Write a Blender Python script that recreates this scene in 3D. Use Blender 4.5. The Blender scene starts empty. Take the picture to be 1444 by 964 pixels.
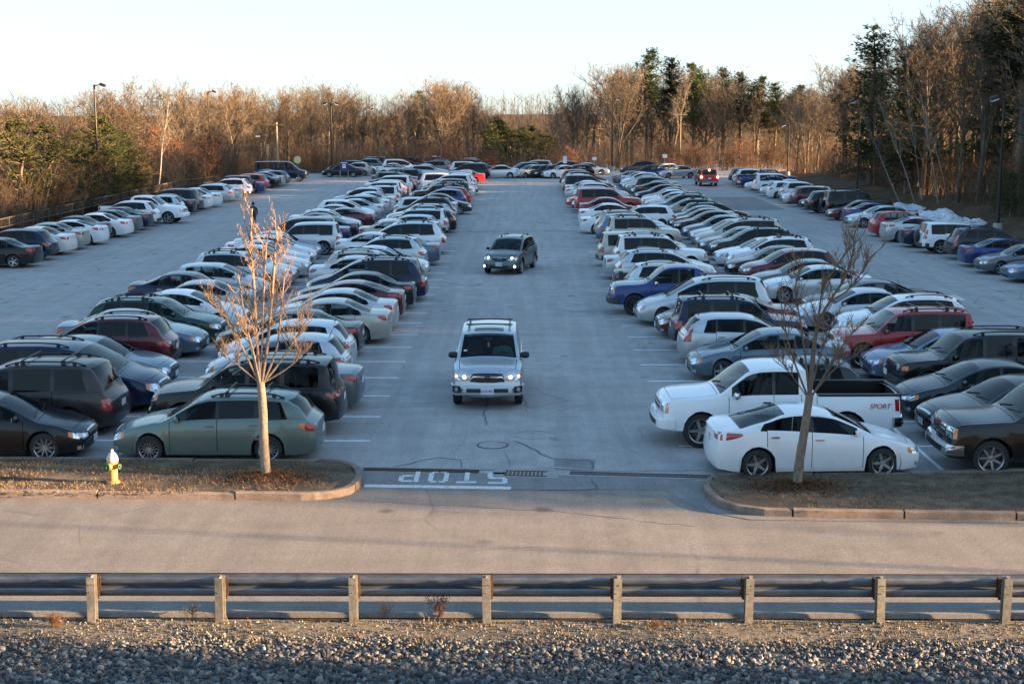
import bpy, math, random
import numpy as np
from mathutils import Vector, Matrix
from mathutils.bvhtree import BVHTree
from mathutils import noise as mnoise
PI=math.pi
random.seed(7)
S=bpy.context.scene; COL=S.collection
# ------------------------------------------------------------------ camera, sky, sun, exposure
CAMH=7.8; PITCH=math.radians(9.35)
cam=bpy.data.objects.new('camera',bpy.data.cameras.new('camera')); COL.objects.link(cam); S.camera=cam
cam.data.lens=50; cam.data.sensor_width=36; cam.data.clip_end=3000; cam.data.clip_start=.1
cam.location=(0,0,CAMH); cam.rotation_euler=(PI/2-PITCH,0,math.radians(.31))
SUN_EL=math.radians(9.3); SUN_DIR=Vector((-math.cos(math.radians(8.5)),math.sin(math.radians(8.5)),-math.tan(SUN_EL))).normalized()  # way the light travels
W=bpy.data.worlds.new('World'); S.world=W; W.use_nodes=True; nt=W.node_tree; bg=nt.nodes['Background']
sky=nt.nodes.new('ShaderNodeTexSky'); sky.sky_type='NISHITA'; sky.sun_disc=False; sky.sun_elevation=SUN_EL
sky.sun_rotation=math.atan2(-SUN_DIR.x,-SUN_DIR.y); sky.air_density=0.8; sky.dust_density=0.6; sky.ozone_density=3.0; sky.altitude=100
def vm(op,a,b):   # tone curve on the sky colour: its brightest parts are softened, alike in every direction
    n=nt.nodes.new('ShaderNodeVectorMath'); n.operation=op
    for s,v in zip(n.inputs,(a,b)):
        if hasattr(v,'links'): nt.links.new(v,s)
        else: s.default_value=v
    return n.outputs[0]
SKY_ROLLOFF=(.70,.62,.56)
soft=vm('DIVIDE',sky.outputs[0],vm('ADD',vm('MULTIPLY',sky.outputs[0],SKY_ROLLOFF),(1,1,1)))
nt.links.new(soft,bg.inputs[0]); bg.inputs[1].default_value=.15
sun=bpy.data.objects.new('sun',bpy.data.lights.new('sun','SUN')); COL.objects.link(sun)
sun.data.energy=4.8; sun.data.angle=math.radians(.5); sun.data.color=(1.0,.64,.34)
sun.rotation_euler=SUN_DIR.to_track_quat('-Z','Y').to_euler(); sun.location=(60,-20,40)
S.view_settings.view_transform='Standard'; S.view_settings.look='None'; S.view_settings.gamma=1; S.view_settings.exposure=2.93

# ------------------------------------------------------------------ materials
M={}
def mat(name,col,rough=.5,metal=0,coat=0,spec=.5,**k):
    m=bpy.data.materials.new(name); m.use_nodes=True; b=m.node_tree.nodes['Principled BSDF']
    b.inputs['Base Color'].default_value=(*col,1); b.inputs['Roughness'].default_value=rough; b.inputs['Metallic'].default_value=metal
    b.inputs['Coat Weight'].default_value=coat; b.inputs['Coat Roughness'].default_value=.04; b.inputs['Specular IOR Level'].default_value=spec
    if 'emit' in k: b.inputs['Emission Color'].default_value=(*k['emit'][:3],1); b.inputs['Emission Strength'].default_value=k['emit'][3]
    M[name]=m; return m
def nodes(m): return m.node_tree.nodes,m.node_tree.links
def N(nt,t,**kw):
    n=nt.nodes.new(t)
    for a,v in kw.items():
        if a.startswith('i_'):
            n.inputs[a[2:].replace('_',' ')].default_value=v
        else: setattr(n,a,v)
    return n
def ramp(nt,src,stops):
    r=nt.nodes.new('ShaderNodeValToRGB'); e=r.color_ramp.elements
    while len(e)<len(stops): e.new(.5)
    for q,(p,c) in zip(e,stops): q.position=p; q.color=(c[0],c[1],c[2],1) if hasattr(c,'__len__') else (c,c,c,1)
    nt.links.new(src,r.inputs[0]); return r.outputs[0]
def mix(nt,fac,a,b,mode='MIX'):
    n=nt.nodes.new('ShaderNodeMix'); n.data_type='RGBA'; n.blend_type=mode
    for s,v in((n.inputs[0],fac),(n.inputs[6],a),(n.inputs[7],b)):
        if hasattr(v,'links'): nt.links.new(v,s)
        elif hasattr(v,'__len__'): s.default_value=(v[0],v[1],v[2],1)
        else: s.default_value=v
    return n.outputs[2]
def paint(name,col,metal=.0,rough=.32):
    m=mat(name,col,rough,metal,1.0,.35); nt=m.node_tree; b=nt.nodes['Principled BSDF']
    tc=N(nt,'ShaderNodeTexCoord'); sep=N(nt,'ShaderNodeSeparateXYZ'); nt.links.new(tc.outputs['Object'],sep.inputs[0])
    no=N(nt,'ShaderNodeTexNoise',i_Scale=6.0,i_Detail=5.0); nt.links.new(tc.outputs['Object'],no.inputs['Vector'])
    mr=N(nt,'ShaderNodeMapRange'); nt.links.new(sep.outputs[2],mr.inputs[0]); mr.inputs[1].default_value=.75; mr.inputs[2].default_value=.15; mr.inputs[3].default_value=0.01; mr.inputs[4].default_value=.16 if max(col)<.06 else .40
    mu=N(nt,'ShaderNodeMath',operation='MULTIPLY'); nt.links.new(mr.outputs[0],mu.inputs[0]); nt.links.new(no.outputs[0],mu.inputs[1])
    geo=N(nt,'ShaderNodeNewGeometry')
    c=mix(nt,mu.outputs[0],col,(.17,.165,.16)); c2=mix(nt,geo.outputs['Backfacing'],c,(.008,.008,.008))
    nt.links.new(c2,b.inputs['Base Color'])
    cw=N(nt,'ShaderNodeMath',operation='SUBTRACT'); cw.inputs[0].default_value=.32 if max(col)<.06 else .62; nt.links.new(mu.outputs[0],cw.inputs[1]); nt.links.new(cw.outputs[0],b.inputs['Coat Weight'])
    return m
def glass(name,tint,dens):
    m=mat(name,(.004,.006,.007),.02,0,0,.5); nt=m.node_tree; b=nt.nodes['Principled BSDF']
    tr=N(nt,'ShaderNodeBsdfTransparent'); tr.inputs[0].default_value=(*tint,1)
    mx=N(nt,'ShaderNodeMixShader'); lw=N(nt,'ShaderNodeLayerWeight',i_Blend=.35)
    ml=N(nt,'ShaderNodeMapRange'); nt.links.new(lw.outputs['Facing'],ml.inputs[0]); ml.inputs[3].default_value=dens; ml.inputs[4].default_value=1
    nt.links.new(ml.outputs[0],mx.inputs[0]); nt.links.new(tr.outputs[0],mx.inputs[1]); nt.links.new(b.outputs[0],mx.inputs[2])
    nt.links.new(mx.outputs[0],nt.nodes['Material Output'].inputs[0]); return m
mat('PAINT',(.5,.5,.5))
for n,c,me,ro in [('silver',(.50,.52,.54),.75,.34),('light_silver',(.62,.64,.66),.65,.34),('white',(.78,.79,.80),0,.3),('pearl',(.72,.72,.69),.1,.3),
  ('black',(.003,.003,.004),0,.25),('charcoal',(.032,.035,.04),.5,.3),('grey',(.12,.13,.145),.6,.32),('blue_grey',(.10,.145,.19),.55,.32),
  ('navy',(.006,.013,.045),.3,.25),('blue',(.012,.036,.15),.35,.28),('light_blue',(.11,.17,.27),.5,.3),('dark_green',(.012,.045,.035),.3,.25),
  ('sage',(.13,.185,.165),.45,.35),('teal',(.10,.125,.12),.45,.33),('maroon',(.10,.010,.016),.35,.25),('red',(.33,.012,.014),.1,.28),('bright_red',(.50,.02,.015),0,.28),
  ('champagne',(.44,.41,.36),.6,.35),('tan',(.30,.27,.22),.55,.35),('bronze',(.045,.036,.034),.5,.32)]:
    paint(n,c,me,ro)
mat('rubber',(.018,.018,.019),.75); mat('black_plastic',(.012,.012,.013),.45); mat('under_black',(.008,.008,.008),.9); mat('cladding',(.035,.036,.038),.6)
mat('gloss_black',(.006,.006,.007),.15); mat('alloy',(.48,.49,.50),.32,.85); mat('wheel_dark',(.07,.07,.075),.35,.7); mat('steel_dull',(.10,.09,.085),.6,.6)
mat('chrome',(.62,.63,.65),.12,1); mat('rail_grey',(.30,.31,.32),.4,.6); mat('seat_cloth',(.055,.055,.06),.9); mat('plate_white',(.62,.64,.68),.4); mat('plate_print',(.30,.05,.05),.5)
mat('lamp_clear',(.42,.44,.46),.10,.3,1); mat('lamp_chrome',(.75,.76,.78),.18,.9,1); mat('amber',(.75,.20,.03),.2,0,1)
mat('tail_red',(.36,.012,.012),.12,0,1); mat('tail_dark',(.02,.02,.022),.1,0,1); mat('glass_mirror',(.5,.53,.57),.03,1)
glass('glass',(.72,.77,.77),.22); glass('glass_dark',(.20,.22,.23),.6)
# ------------------------------------------------------------------ helpers
def pchip(pts):
    xs=np.array([p[0] for p in pts],float); ys=np.array([p[1] for p in pts],float)
    h=np.diff(xs); d=np.diff(ys)/h; n=len(xs); m=np.zeros(n)
    for i in range(1,n-1):
        if d[i-1]*d[i]>0:
            w1=2*h[i]+h[i-1]; w2=h[i]+2*h[i-1]
            m[i]=(w1+w2)/(w1/d[i-1]+w2/d[i])
    m[0]=d[0]; m[-1]=d[-1]
    def f(x):
        x=min(max(x,xs[0]),xs[-1]); i=int(min(max(np.searchsorted(xs,x)-1,0),n-2))
        t=(x-xs[i])/h[i]; a=2*t**3-3*t**2+1; b=t**3-2*t**2+t; c=-2*t**3+3*t**2; e=t**3-t**2
        return float(a*ys[i]+b*h[i]*m[i]+c*ys[i+1]+e*h[i]*m[i+1])
    return f
def sm(t):
    t=min(max(t,0.0),1.0); return t*t*(3-2*t)

class MB:
    """collects faces; one MB becomes one mesh"""
    def __init__(s): s.v=[]; s.f=[]; s.m=[]; s.sm=[]
    def add(s,vs,fs,mi=0,smooth=False):
        o=len(s.v); s.v+= [tuple(p) for p in vs]
        for k,f in enumerate(fs):
            s.f.append(tuple(i+o for i in f)); s.m.append(mi if isinstance(mi,int) else mi[k]); s.sm.append(smooth)
        return s
    def box(s,c,d,mi=0,rot=None,taper=1.0):
        vs=[]
        for sx in(-1,1):
            for sy in(-1,1):
                for sz in(-1,1):
                    t=taper if sz>0 else 1.0
                    p=Vector((sx*d[0]/2*t,sy*d[1]/2*t,sz*d[2]/2))
                    if rot is not None: p=rot@p
                    vs.append(p+Vector(c))
        return s.add(vs,[(0,1,3,2),(4,6,7,5),(0,4,5,1),(2,3,7,6),(0,2,6,4),(1,5,7,3)],mi)
    def tube(s,pts,rs,n=8,mi=0,smooth=True,cap=True):
        pts=[Vector(p) for p in pts]; rings=[]
        if not hasattr(rs,'__len__'): rs=[rs]*len(pts)
        up=None
        for i,p in enumerate(pts):
            d=(pts[min(i+1,len(pts)-1)]-pts[max(i-1,0)]).normalized()
            if up is None:
                up=d.cross(Vector((0,0,1)) if abs(d.z)<.9 else Vector((1,0,0))).normalized()
            up=(up-d*up.dot(d)).normalized(); w=d.cross(up)
            rings.append([p+(up*math.cos(2*PI*k/n)+w*math.sin(2*PI*k/n))*rs[i] for k in range(n)])
        vs=[q for r in rings for q in r]; fs=[]
        for i in range(len(pts)-1):
            for k in range(n): fs.append((i*n+k,i*n+(k+1)%n,(i+1)*n+(k+1)%n,(i+1)*n+k))
        if cap: fs.append(tuple(range(n-1,-1,-1))); fs.append(tuple((len(pts)-1)*n+k for k in range(n)))
        return s.add(vs,fs,mi,smooth)
    def lathe(s,prof,n=20,axis='z',c=(0,0,0),mi=0,smooth=True,closed=False):
        """prof list of (r,h)"""
        vs=[];fs=[];k=len(prof)
        for i in range(n):
            a=2*PI*i/n
            for r,h in prof:
                p=(r*math.cos(a),r*math.sin(a),h) if axis=='z' else (r*math.cos(a),h,r*math.sin(a))
                vs.append((p[0]+c[0],p[1]+c[1],p[2]+c[2]))
        for i in range(n):
            j=(i+1)%n
            for q in range(k if closed else k-1):
                q2=(q+1)%k
                fs.append((i*k+q,j*k+q,j*k+q2,i*k+q2) if axis=='z' else (i*k+q,i*k+q2,j*k+q2,j*k+q))
        return s.add(vs,fs,mi,smooth)
    def mesh(s,name,mats,sharp=35):
        me=bpy.data.meshes.new(name); me.from_pydata(s.v,[],s.f)
        for m in mats: me.materials.append(M[m] if isinstance(m,str) else m)
        me.polygons.foreach_set('material_index',s.m)
        me.polygons.foreach_set('use_smooth',s.sm)
        me.update()
        if any(s.sm) and sharp: me.set_sharp_from_angle(angle=math.radians(sharp))
        return me
    def obj(s,name,mats,parent=None,loc=(0,0,0),rz=0.0):
        o=bpy.data.objects.new(name,s.mesh(name,mats)); COL.objects.link(o)
        o.location=loc; o.rotation_euler=(0,0,rz)
        if parent: o.parent=parent
        return o
def tag(o,label=None,cat=None,group=None,kind=None):
    if label: o['label']=label
    if cat: o['category']=cat
    if group: o['group']=group
    if kind: o['kind']=kind
    return o
def empty(name,loc=(0,0,0),rz=0.0):
    o=bpy.data.objects.new(name,None); COL.objects.link(o); o.location=loc; o.rotation_euler=(0,0,rz)
    o.empty_display_size=.3
    return o

# ------------------------------------------------------------------ car shapes (u = metres back from the front bumper)
CARS={
'sedan':dict(L=4.72,W=1.80,ax=(.95,3.68),R=.33,sill=.19,tum=.30,
  top=[(0,.60),(.05,.69),(.3,.78),(1.2,.955),(1.28,.985),(1.65,1.19),(2.05,1.38),(2.35,1.445),(2.75,1.465),(3.15,1.43),(3.6,1.27),(4.02,1.10),(4.1,1.085),(4.6,1.07),(4.72,1.01)],
  belt=[(0,.56),(.1,.66),(.6,.80),(1.28,.90),(3,.94),(4.0,1.0),(4.6,.99),(4.72,.94)],
  ws=(1.28,2.08),rg=(3.17,4.03),panes=[(1.66,2.50),(2.57,3.36)],quart=(3.41,3.74),doors=[(1.46,2.535),(2.535,3.52)],taper=.8),
'sleek_sedan':dict(L=4.56,W=1.78,ax=(.92,3.62),R=.335,sill=.18,tum=.33,
  top=[(0,.56),(.05,.66),(.3,.77),(1.05,.955),(1.13,.985),(1.6,1.21),(2.0,1.37),(2.35,1.43),(2.7,1.44),(3.05,1.40),(3.55,1.27),(4.0,1.12),(4.08,1.105),(4.45,1.085),(4.56,1.02)],
  belt=[(0,.52),(.1,.64),(.6,.80),(1.2,.89),(2.4,.97),(3.4,1.04),(4.1,1.06),(4.45,1.03),(4.56,.95)],
  ws=(1.13,1.98),rg=(3.0,4.0),panes=[(1.55,2.42),(2.50,3.56)],quart=None,doors=[(1.36,2.46),(2.46,3.42)],taper=.95),
'hatchback':dict(L=4.15,W=1.72,ax=(.80,3.30),R=.31,sill=.18,tum=.24,
  top=[(0,.60),(.06,.72),(.3,.83),(.88,1.0),(.95,1.03),(1.4,1.27),(1.85,1.46),(2.3,1.53),(2.9,1.53),(3.45,1.48),(3.62,1.43),(3.98,1.08),(4.05,1.0),(4.15,.86)],
  belt=[(0,.56),(.1,.68),(.6,.84),(1.2,.93),(3,1.0),(3.9,1.02),(4.05,.96),(4.15,.82)],
  ws=(.95,1.85),rg=(3.60,4.0),panes=[(1.4,2.16),(2.23,3.0)],quart=(3.08,3.45),taper=.4,doors=[(1.2,2.195),(2.195,3.06)]),
'wagon':dict(L=4.72,W=1.75,ax=(.92,3.58),R=.32,sill=.20,tum=.24,
  top=[(0,.60),(.05,.69),(.3,.78),(1.15,.955),(1.23,.985),(1.65,1.22),(2.0,1.41),(2.3,1.48),(3.0,1.50),(3.9,1.46),(4.15,1.41),(4.5,1.06),(4.56,1.0),(4.72,.88)],
  belt=[(0,.56),(.1,.66),(.6,.81),(1.25,.91),(3,.96),(4.4,.99),(4.56,.93),(4.72,.82)],
  ws=(1.23,2.03),rg=(4.12,4.5),panes=[(1.6,2.42),(2.49,3.28)],quart=(3.36,4.02),taper=.5,doors=[(1.4,2.455),(2.455,3.42)]),
'suv':dict(L=4.58,W=1.83,ax=(.90,3.55),R=.36,sill=.27,tum=.23,
  top=[(0,.74),(.05,.85),(.3,.95),(1.08,1.09),(1.16,1.12),(1.6,1.37),(2.0,1.57),(2.3,1.64),(3.0,1.67),(3.8,1.62),(4.02,1.57),(4.36,1.14),(4.42,1.07),(4.58,.92)],
  belt=[(0,.68),(.1,.80),(.6,.95),(1.2,1.02),(3,1.08),(4.2,1.13),(4.42,1.02),(4.58,.86)],
  ws=(1.16,2.0),rg=(4.0,4.36),panes=[(1.52,2.36),(2.43,3.2)],quart=(3.28,3.9),taper=.5,doors=[(1.34,2.395),(2.395,3.32)],clad=True),
'boxy_suv':dict(L=4.50,W=1.83,ax=(.88,3.48),R=.37,sill=.33,tum=.16,
  top=[(0,.86),(.05,.97),(.25,1.04),(1.22,1.12),(1.29,1.15),(1.6,1.42),(1.85,1.64),(2.1,1.72),(3.0,1.76),(4.05,1.73),(4.2,1.69),(4.38,1.2),(4.41,1.12),(4.50,.98)],
  belt=[(0,.80),(.1,.92),(.5,1.0),(1.29,1.05),(3,1.08),(4.2,1.09),(4.41,1.05),(4.50,.92)],
  ws=(1.29,1.88),rg=(4.19,4.385),panes=[(1.62,2.34),(2.44,3.14)],quart=(3.27,4.02),doors=[(1.42,2.385),(2.385,3.24)],clad=True),
'big_suv':dict(L=5.0,W=2.0,ax=(.95,3.95),R=.40,sill=.38,tum=.17,
  top=[(0,.98),(.05,1.08),(.25,1.16),(1.42,1.25),(1.50,1.28),(1.85,1.57),(2.15,1.80),(2.4,1.87),(3.3,1.90),(4.55,1.87),(4.72,1.82),(4.88,1.3),(4.91,1.22),(5.0,1.08)],
  belt=[(0,.90),(.1,1.02),(.5,1.11),(1.5,1.17),(3,1.19),(4.7,1.20),(4.91,1.14),(5.0,1.0)],
  ws=(1.50,2.18),rg=(4.71,4.885),panes=[(1.88,2.66),(2.76,3.5)],quart=(3.64,4.5),doors=[(1.68,2.71),(2.71,3.62)],clad=False),
'minivan':dict(L=5.05,W=1.96,ax=(.95,3.98),R=.345,sill=.21,tum=.18,
  top=[(0,.64),(.05,.75),(.3,.87),(1.0,1.05),(1.08,1.08),(1.6,1.36),(2.15,1.63),(2.5,1.71),(3.2,1.75),(4.3,1.72),(4.55,1.66),(4.87,1.12),(4.92,1.02),(5.05,.86)],
  belt=[(0,.58),(.1,.70),(.6,.88),(1.2,.98),(3,1.02),(4.7,1.06),(4.92,.96),(5.05,.8)],
  ws=(1.08,2.12),rg=(4.53,4.86),panes=[(1.62,2.52),(2.62,3.52)],quart=(3.62,4.42),taper=.4,doors=[(1.42,2.57),(2.57,3.57)]),
'pickup':dict(L=5.75,W=2.0,ax=(.98,4.35),R=.41,sill=.42,tum=.18,
  top=[(0,.98),(.05,1.09),(.25,1.17),(1.35,1.27),(1.43,1.30),(1.8,1.58),(2.1,1.80),(2.35,1.87),(2.8,1.89),(3.3,1.86),(3.44,1.81),(3.58,1.34),(3.62,1.24),(3.7,1.235),(5.68,1.235),(5.75,1.21)],
  belt=[(0,.88),(.1,1.0),(.5,1.09),(1.43,1.17),(3.2,1.185),(3.6,1.19),(5.68,1.19),(5.75,1.17)],
  ws=(1.43,2.13),rg=(3.43,3.575),panes=[(1.82,2.62),(2.70,3.24)],quart=None,doors=[(1.62,2.66),(2.66,3.3)],bed=(3.72,5.66)),
'van':dict(L=5.65,W=2.02,ax=(.85,4.35),R=.37,sill=.32,tum=.12,
  top=[(0,.92),(.05,1.05),(.25,1.14),(.85,1.28),(.92,1.32),(1.4,1.73),(1.75,1.99),(2.1,2.07),(3.2,2.10),(5.2,2.08),(5.42,2.02),(5.54,1.35),(5.57,1.25),(5.65,1.0)],
  belt=[(0,.85),(.1,.98),(.5,1.12),(1.2,1.22),(3,1.24),(5.4,1.24),(5.57,1.15),(5.65,.92)],
  ws=(.92,1.78),rg=(5.41,5.545),panes=[(1.5,2.25),(2.45,3.35)],quart=(3.5,5.15),doors=[(1.3,2.35),(2.35,3.42)]),
}
NVH=16
def car_shell(sp):
    L,W,R=sp['L'],sp['W'],sp['R']; hw=W/2
    top,belt=pchip(sp['top']),pchip(sp['belt'])
    wide=pchip([(0,.80),(.08,.87),(.3,.94),(.8,.99),(1.4,1),(L-1.3,1),(L-.6,.975),(L-.2,.93),(L-.05,.88),(L,.84)])
    tall=sp['top'][0][1]>=.86
    if tall: wide=pchip([(0,.90),(.08,.94),(.3,.975),(.8,.998),(1.4,1),(L-1.3,1),(L-.6,.985),(L-.2,.96),(L-.05,.93),(L,.90)])
    crit=[]; seams=[]
    for a,b in sp['doors']: crit+=[a,b]
    seams=sorted(set(crit)); 
    st=set()
    for s_ in seams: st.add(round(s_-.007,4)); st.add(round(s_+.007,4))
    for a,b in sp['panes']+([sp['quart']] if sp['quart'] else []): st.add(a); st.add(b)
    for a,b in (sp['ws'],sp['rg']): st|={a,b,round(a+.025,4),round(b-.025,4)}
    hood=(.22,sp['ws'][0]-.05); st|={hood[0],hood[0]+.012,hood[1],hood[1]-.012}
    if 'bed' in sp: st|={sp['bed'][0],sp['bed'][1],3.65,3.665}
    Ra=R+.065
    for ax in sp['ax']:
        for k in range(9): st.add(round(ax+Ra*math.cos(PI*k/8)*1.001,4))
    keep=sorted(st); reg=[L*i/34 for i in range(35)]+[.03,.1,L-.03,L-.1]
    for r in reg:
        if min(abs(r-k) for k in keep)>.035: st.add(r)
    us=sorted(u for u in st if 0<=u<=L)
    def ring(u):
        w=hw*wide(u); zbt=belt(u); zt=top(u); zb=sp['sill']+.02*sm((u-.5)/.3)*0
        fr=sm((.45-u)/.45); rr=sm((u-(L-.45))/.45); zb+=.03*fr+.05*rr
        arch=0
        for ax in sp['ax']:
            d=abs(u-ax)
            if d<Ra: zb=max(zb,R+math.sqrt(max(0,Ra*Ra-d*d)))
            arch=max(arch,sm((Ra+.12-d)/.12))
        zb=min(zb,zbt-.08)
        prof=lambda z:float(np.interp((z-.15)/(zbt-.15),[0,.12,.3,.55,.8,.93,1],[.945,.975,.99,1.0,.992,.972,.945]))
        pts=[]
        for t in (0,.1,.36,.64,.86,1):
            z=zb+(zbt-zb)*t; y=w*prof(z)+ (.012*arch if t<.3 else 0)
            pts.append((y,z))
        h=max(zt-zbt,.02); yb=.93*w; ins=sp['tum']*max(h-.05,0)
        crown=min(.055,.75*h); z4=min(zbt+.93*h,zt-crown*1.03)
        pts.append((yb,zbt+.008))
        pts.append((yb-.018,zbt+.008+(z4-zbt)*.09))
        pts.append((yb-.024-ins*.42,zbt+.008+(z4-zbt)*.5))
        pts.append((yb-.03-ins*.88,zbt+.004+(z4-zbt)*.9))
        y4=yb-.04-ins*1.06; pts.append((y4,z4))
        y5=y4-.075
        for y in (y5,y5-.016,y5*.66,y5*.33,0.0): pts.append((y,zt-crown*(y/y4)**2))
        return pts
    def deform(u,y,z):
        x=L/2-u; r=min(abs(y)/hw,1)
        wf=sm((1.2-u)/1.2); wr=sm((u-(L-1.0))/1.0)
        x-=wf*(.17 if not tall else .09)*r**2.4; x+=wr*.10*r**2.4
        if 'taper' in sp:
            uq=sp['quart'][1] if sp['quart'] else sp['panes'][-1][1]; zb_=belt(uq); q=max(0,1-abs(u-uq)/.42)
            if z>zb_+.03 and abs(y)>hw*.45: x+=q*sp['taper']*min(z-zb_-.05,.30)
        lf=sm((.6-u)/.6); lr=sm((u-(L-.5))/.5)
        if tall: a=float(np.interp(z,[.2,.4,.62,.68,1.3],[.12,.0,.0,.06,.09]))
        else: a=float(np.interp(z,[.15,.3,.5,.62,.8,1.2],[.09,.015,0,.03,.10,.2]))
        x-=lf*a
        b=float(np.interp(z,[.2,.35,.55,.62,.9,1.2],[.08,.02,0,.03,.06,.07]))
        x+=lr*b
        return (x,y,z)
    V=[]; n=2*NVH-1
    for u in us:
        p=ring(u)
        full=[(y,z) for y,z in p]+[(-y,z) for y,z in reversed(p[:-1])]
        V+= [deform(u,y,z) for y,z in full]
    F={}   # class -> list of faces
    def put(c,f): F.setdefault(c,[]).append(f)
    isseam=lambda um:any(abs(um-s_)<.0071 for s_ in seams)
    for i in range(len(us)-1):
        um=(us[i]+us[i+1])/2
        for m in range(n-1):
            b=min(m,n-2-m); side='L' if m<NVH-1 else 'R'
            f=(i*n+m,(i+1)*n+m,(i+1)*n+m+1,i*n+m+1); c='body'
            if b==0 and sp.get('clad'): c='clad'
            if 1<=b<=6:
                if isseam(um): c='gap'
                for k,(a,e) in enumerate(sp['doors']):
                    if a+.007<um<e-.007: c='door%d%s'%(k,side)
            inws=sp['ws'][0]<um<sp['ws'][1]; inrg=sp['rg'][0]<um<sp['rg'][1]
            p0=sp['panes'][0][0]; p1=(sp['quart'] or sp['panes'][-1])[1]
            if b==6 and p0-.1<um<p1: c='trim' if c in('body',) else c
            if b in(7,8):
                for k,(a,e) in enumerate(sp['panes']):
                    if a<um<e: c='pane%d%s'%(k,side)
                if sp['quart'] and sp['quart'][0]<um<sp['quart'][1]: c='quart'+side
                if c=='body' and p0-.12<um<p1-.02: c='trim'
            if b>=12:
                if inws: c='trim' if (um<sp['ws'][0]+.025 or um>sp['ws'][1]-.025) else 'ws'
                elif inrg: c='trim' if (um<sp['rg'][0]+.025 or um>sp['rg'][1]-.025) else 'rg'
                elif hood[0]+.012<um<hood[1]-.012: c='hood'
                elif abs(um-hood[0]-.006)<.0061 or abs(um-hood[1]+.006)<.0061: c='gap'
            if b==11:
                if inws or inrg: c='trim'
                elif hood[0]<um<hood[1]: c='gap'
            if 'bed' in sp and b>=10 and sp['bed'][0]<um<sp['bed'][1]: c='bedgap'
            if 'bed' in sp and b<=6 and abs(um-3.6575)<.0076: c='gap'
            put(c,f)
    # end caps
    for end in (0,1):
        i0=0 if end==0 else len(us)-1; u=us[i0]; base=i0*n
        topi=[base+m for m in range(5,n-5)]; nc=len(topi)
        ty=[V[t][1] for t in topi]; rows=[]
        for r in range(5):
            row=[base+r]
            P=ring(u)[r]
            for c in range(1,nc-1):
                y=P[0]*ty[c]/ty[0]; V.append(deform(u,y,P[1])); row.append(len(V)-1)
            row.append(base+n-1-r); rows.append(row)
        rows.append(topi)
        for r in range(5):
            for c in range(nc-1):
                f=(rows[r][c],rows[r+1][c],rows[r+1][c+1],rows[r][c+1]) if end==0 else (rows[r][c],rows[r][c+1],rows[r+1][c+1],rows[r+1][c])
                put('clad' if (sp.get('clad') and r==0) else 'body',f)
    return V,F,us,ring,deform
def sub(V,faces,mi=None):
    ids=sorted({i for f in faces for i in f}); mp={k:j for j,k in enumerate(ids)}
    return [V[i] for i in ids],[tuple(mp[i] for i in f) for f in faces]

def wheel_meshes(R,style,key):
    t=MB(); w=.108
    t.lathe([(R*.69,-w*.8),(R*.72,-w),(R*.86,-w*1.04),(R*.965,-w*.86),(R,-w*.62),(R,-w*.2),(R*.985,-w*.17),(R*.985,w*.17),(R,w*.2),(R,w*.62),(R*.965,w*.86),(R*.86,w*1.04),(R*.72,w),(R*.69,w*.8)],28,'y')
    h=MB(); h.lathe([(.0,w*.2),(R*.64,w*.15),(R*.66,-w*.8)],20,'y'); h.lathe([(R*.3,w*.35),(R*.45,w*.35),(R*.45,w*.1)],16,'y',mi=1)
    r=MB(); r.lathe([(R*.62,w*.2),(R*.66,w*.88),(R*.70,w*.98),(R*.715,w*.9),(R*.69,w*.3)],28,'y')
    r.lathe([(0,w*.72),(R*.10,w*.70),(R*.15,w*.55),(R*.15,w*.3)],12,'y')
    N={'five':5,'ten':10,'seven':7,'mesh':14,'steel':6}[style]
    for k in range(N):
        a=2*PI*k/N; ca,sa=math.cos(a),math.sin(a)
        w0,w1={5:(.20,.15),10:(.085,.06),7:(.15,.10),14:(.05,.04),6:(.30,.34)}[N]
        q=[]
        for rr,ww,dd in ((R*.08,w0,w*.66),(R*.62,w1,w*.80)):
            for s_ in(-1,1):
                for back in (0,1):
                    q.append(((ca*rr-sa*s_*ww*R*.5),dd-back*.03,(sa*rr+ca*s_*ww*R*.5)))
        r.add(q,[(0,2,6,4),(0,4,5,1),(2,3,7,6)],0)
    # front visible face is on +y; spokes need both windings
    both=MB()
    for m_ in (r,): both.v=m_.v; both.f=m_.f; both.m=m_.m; both.sm=m_.sm
    rimmat='wheel_dark' if key=='dark' else 'alloy'
    W={'tyre':t.mesh('tyre',['rubber']),'hub':h.mesh('wheel',['black_plastic','steel_dull']),'rim':r.mesh('rim',[rimmat])}
    j=MB(); 
    for src,mi in((t,0),(h,1),(r,2)): j.add(src.v,src.f,mi,True)
    W['joined']=j.mesh('wheel',['rubber','black_plastic',rimmat])
    return W

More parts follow.
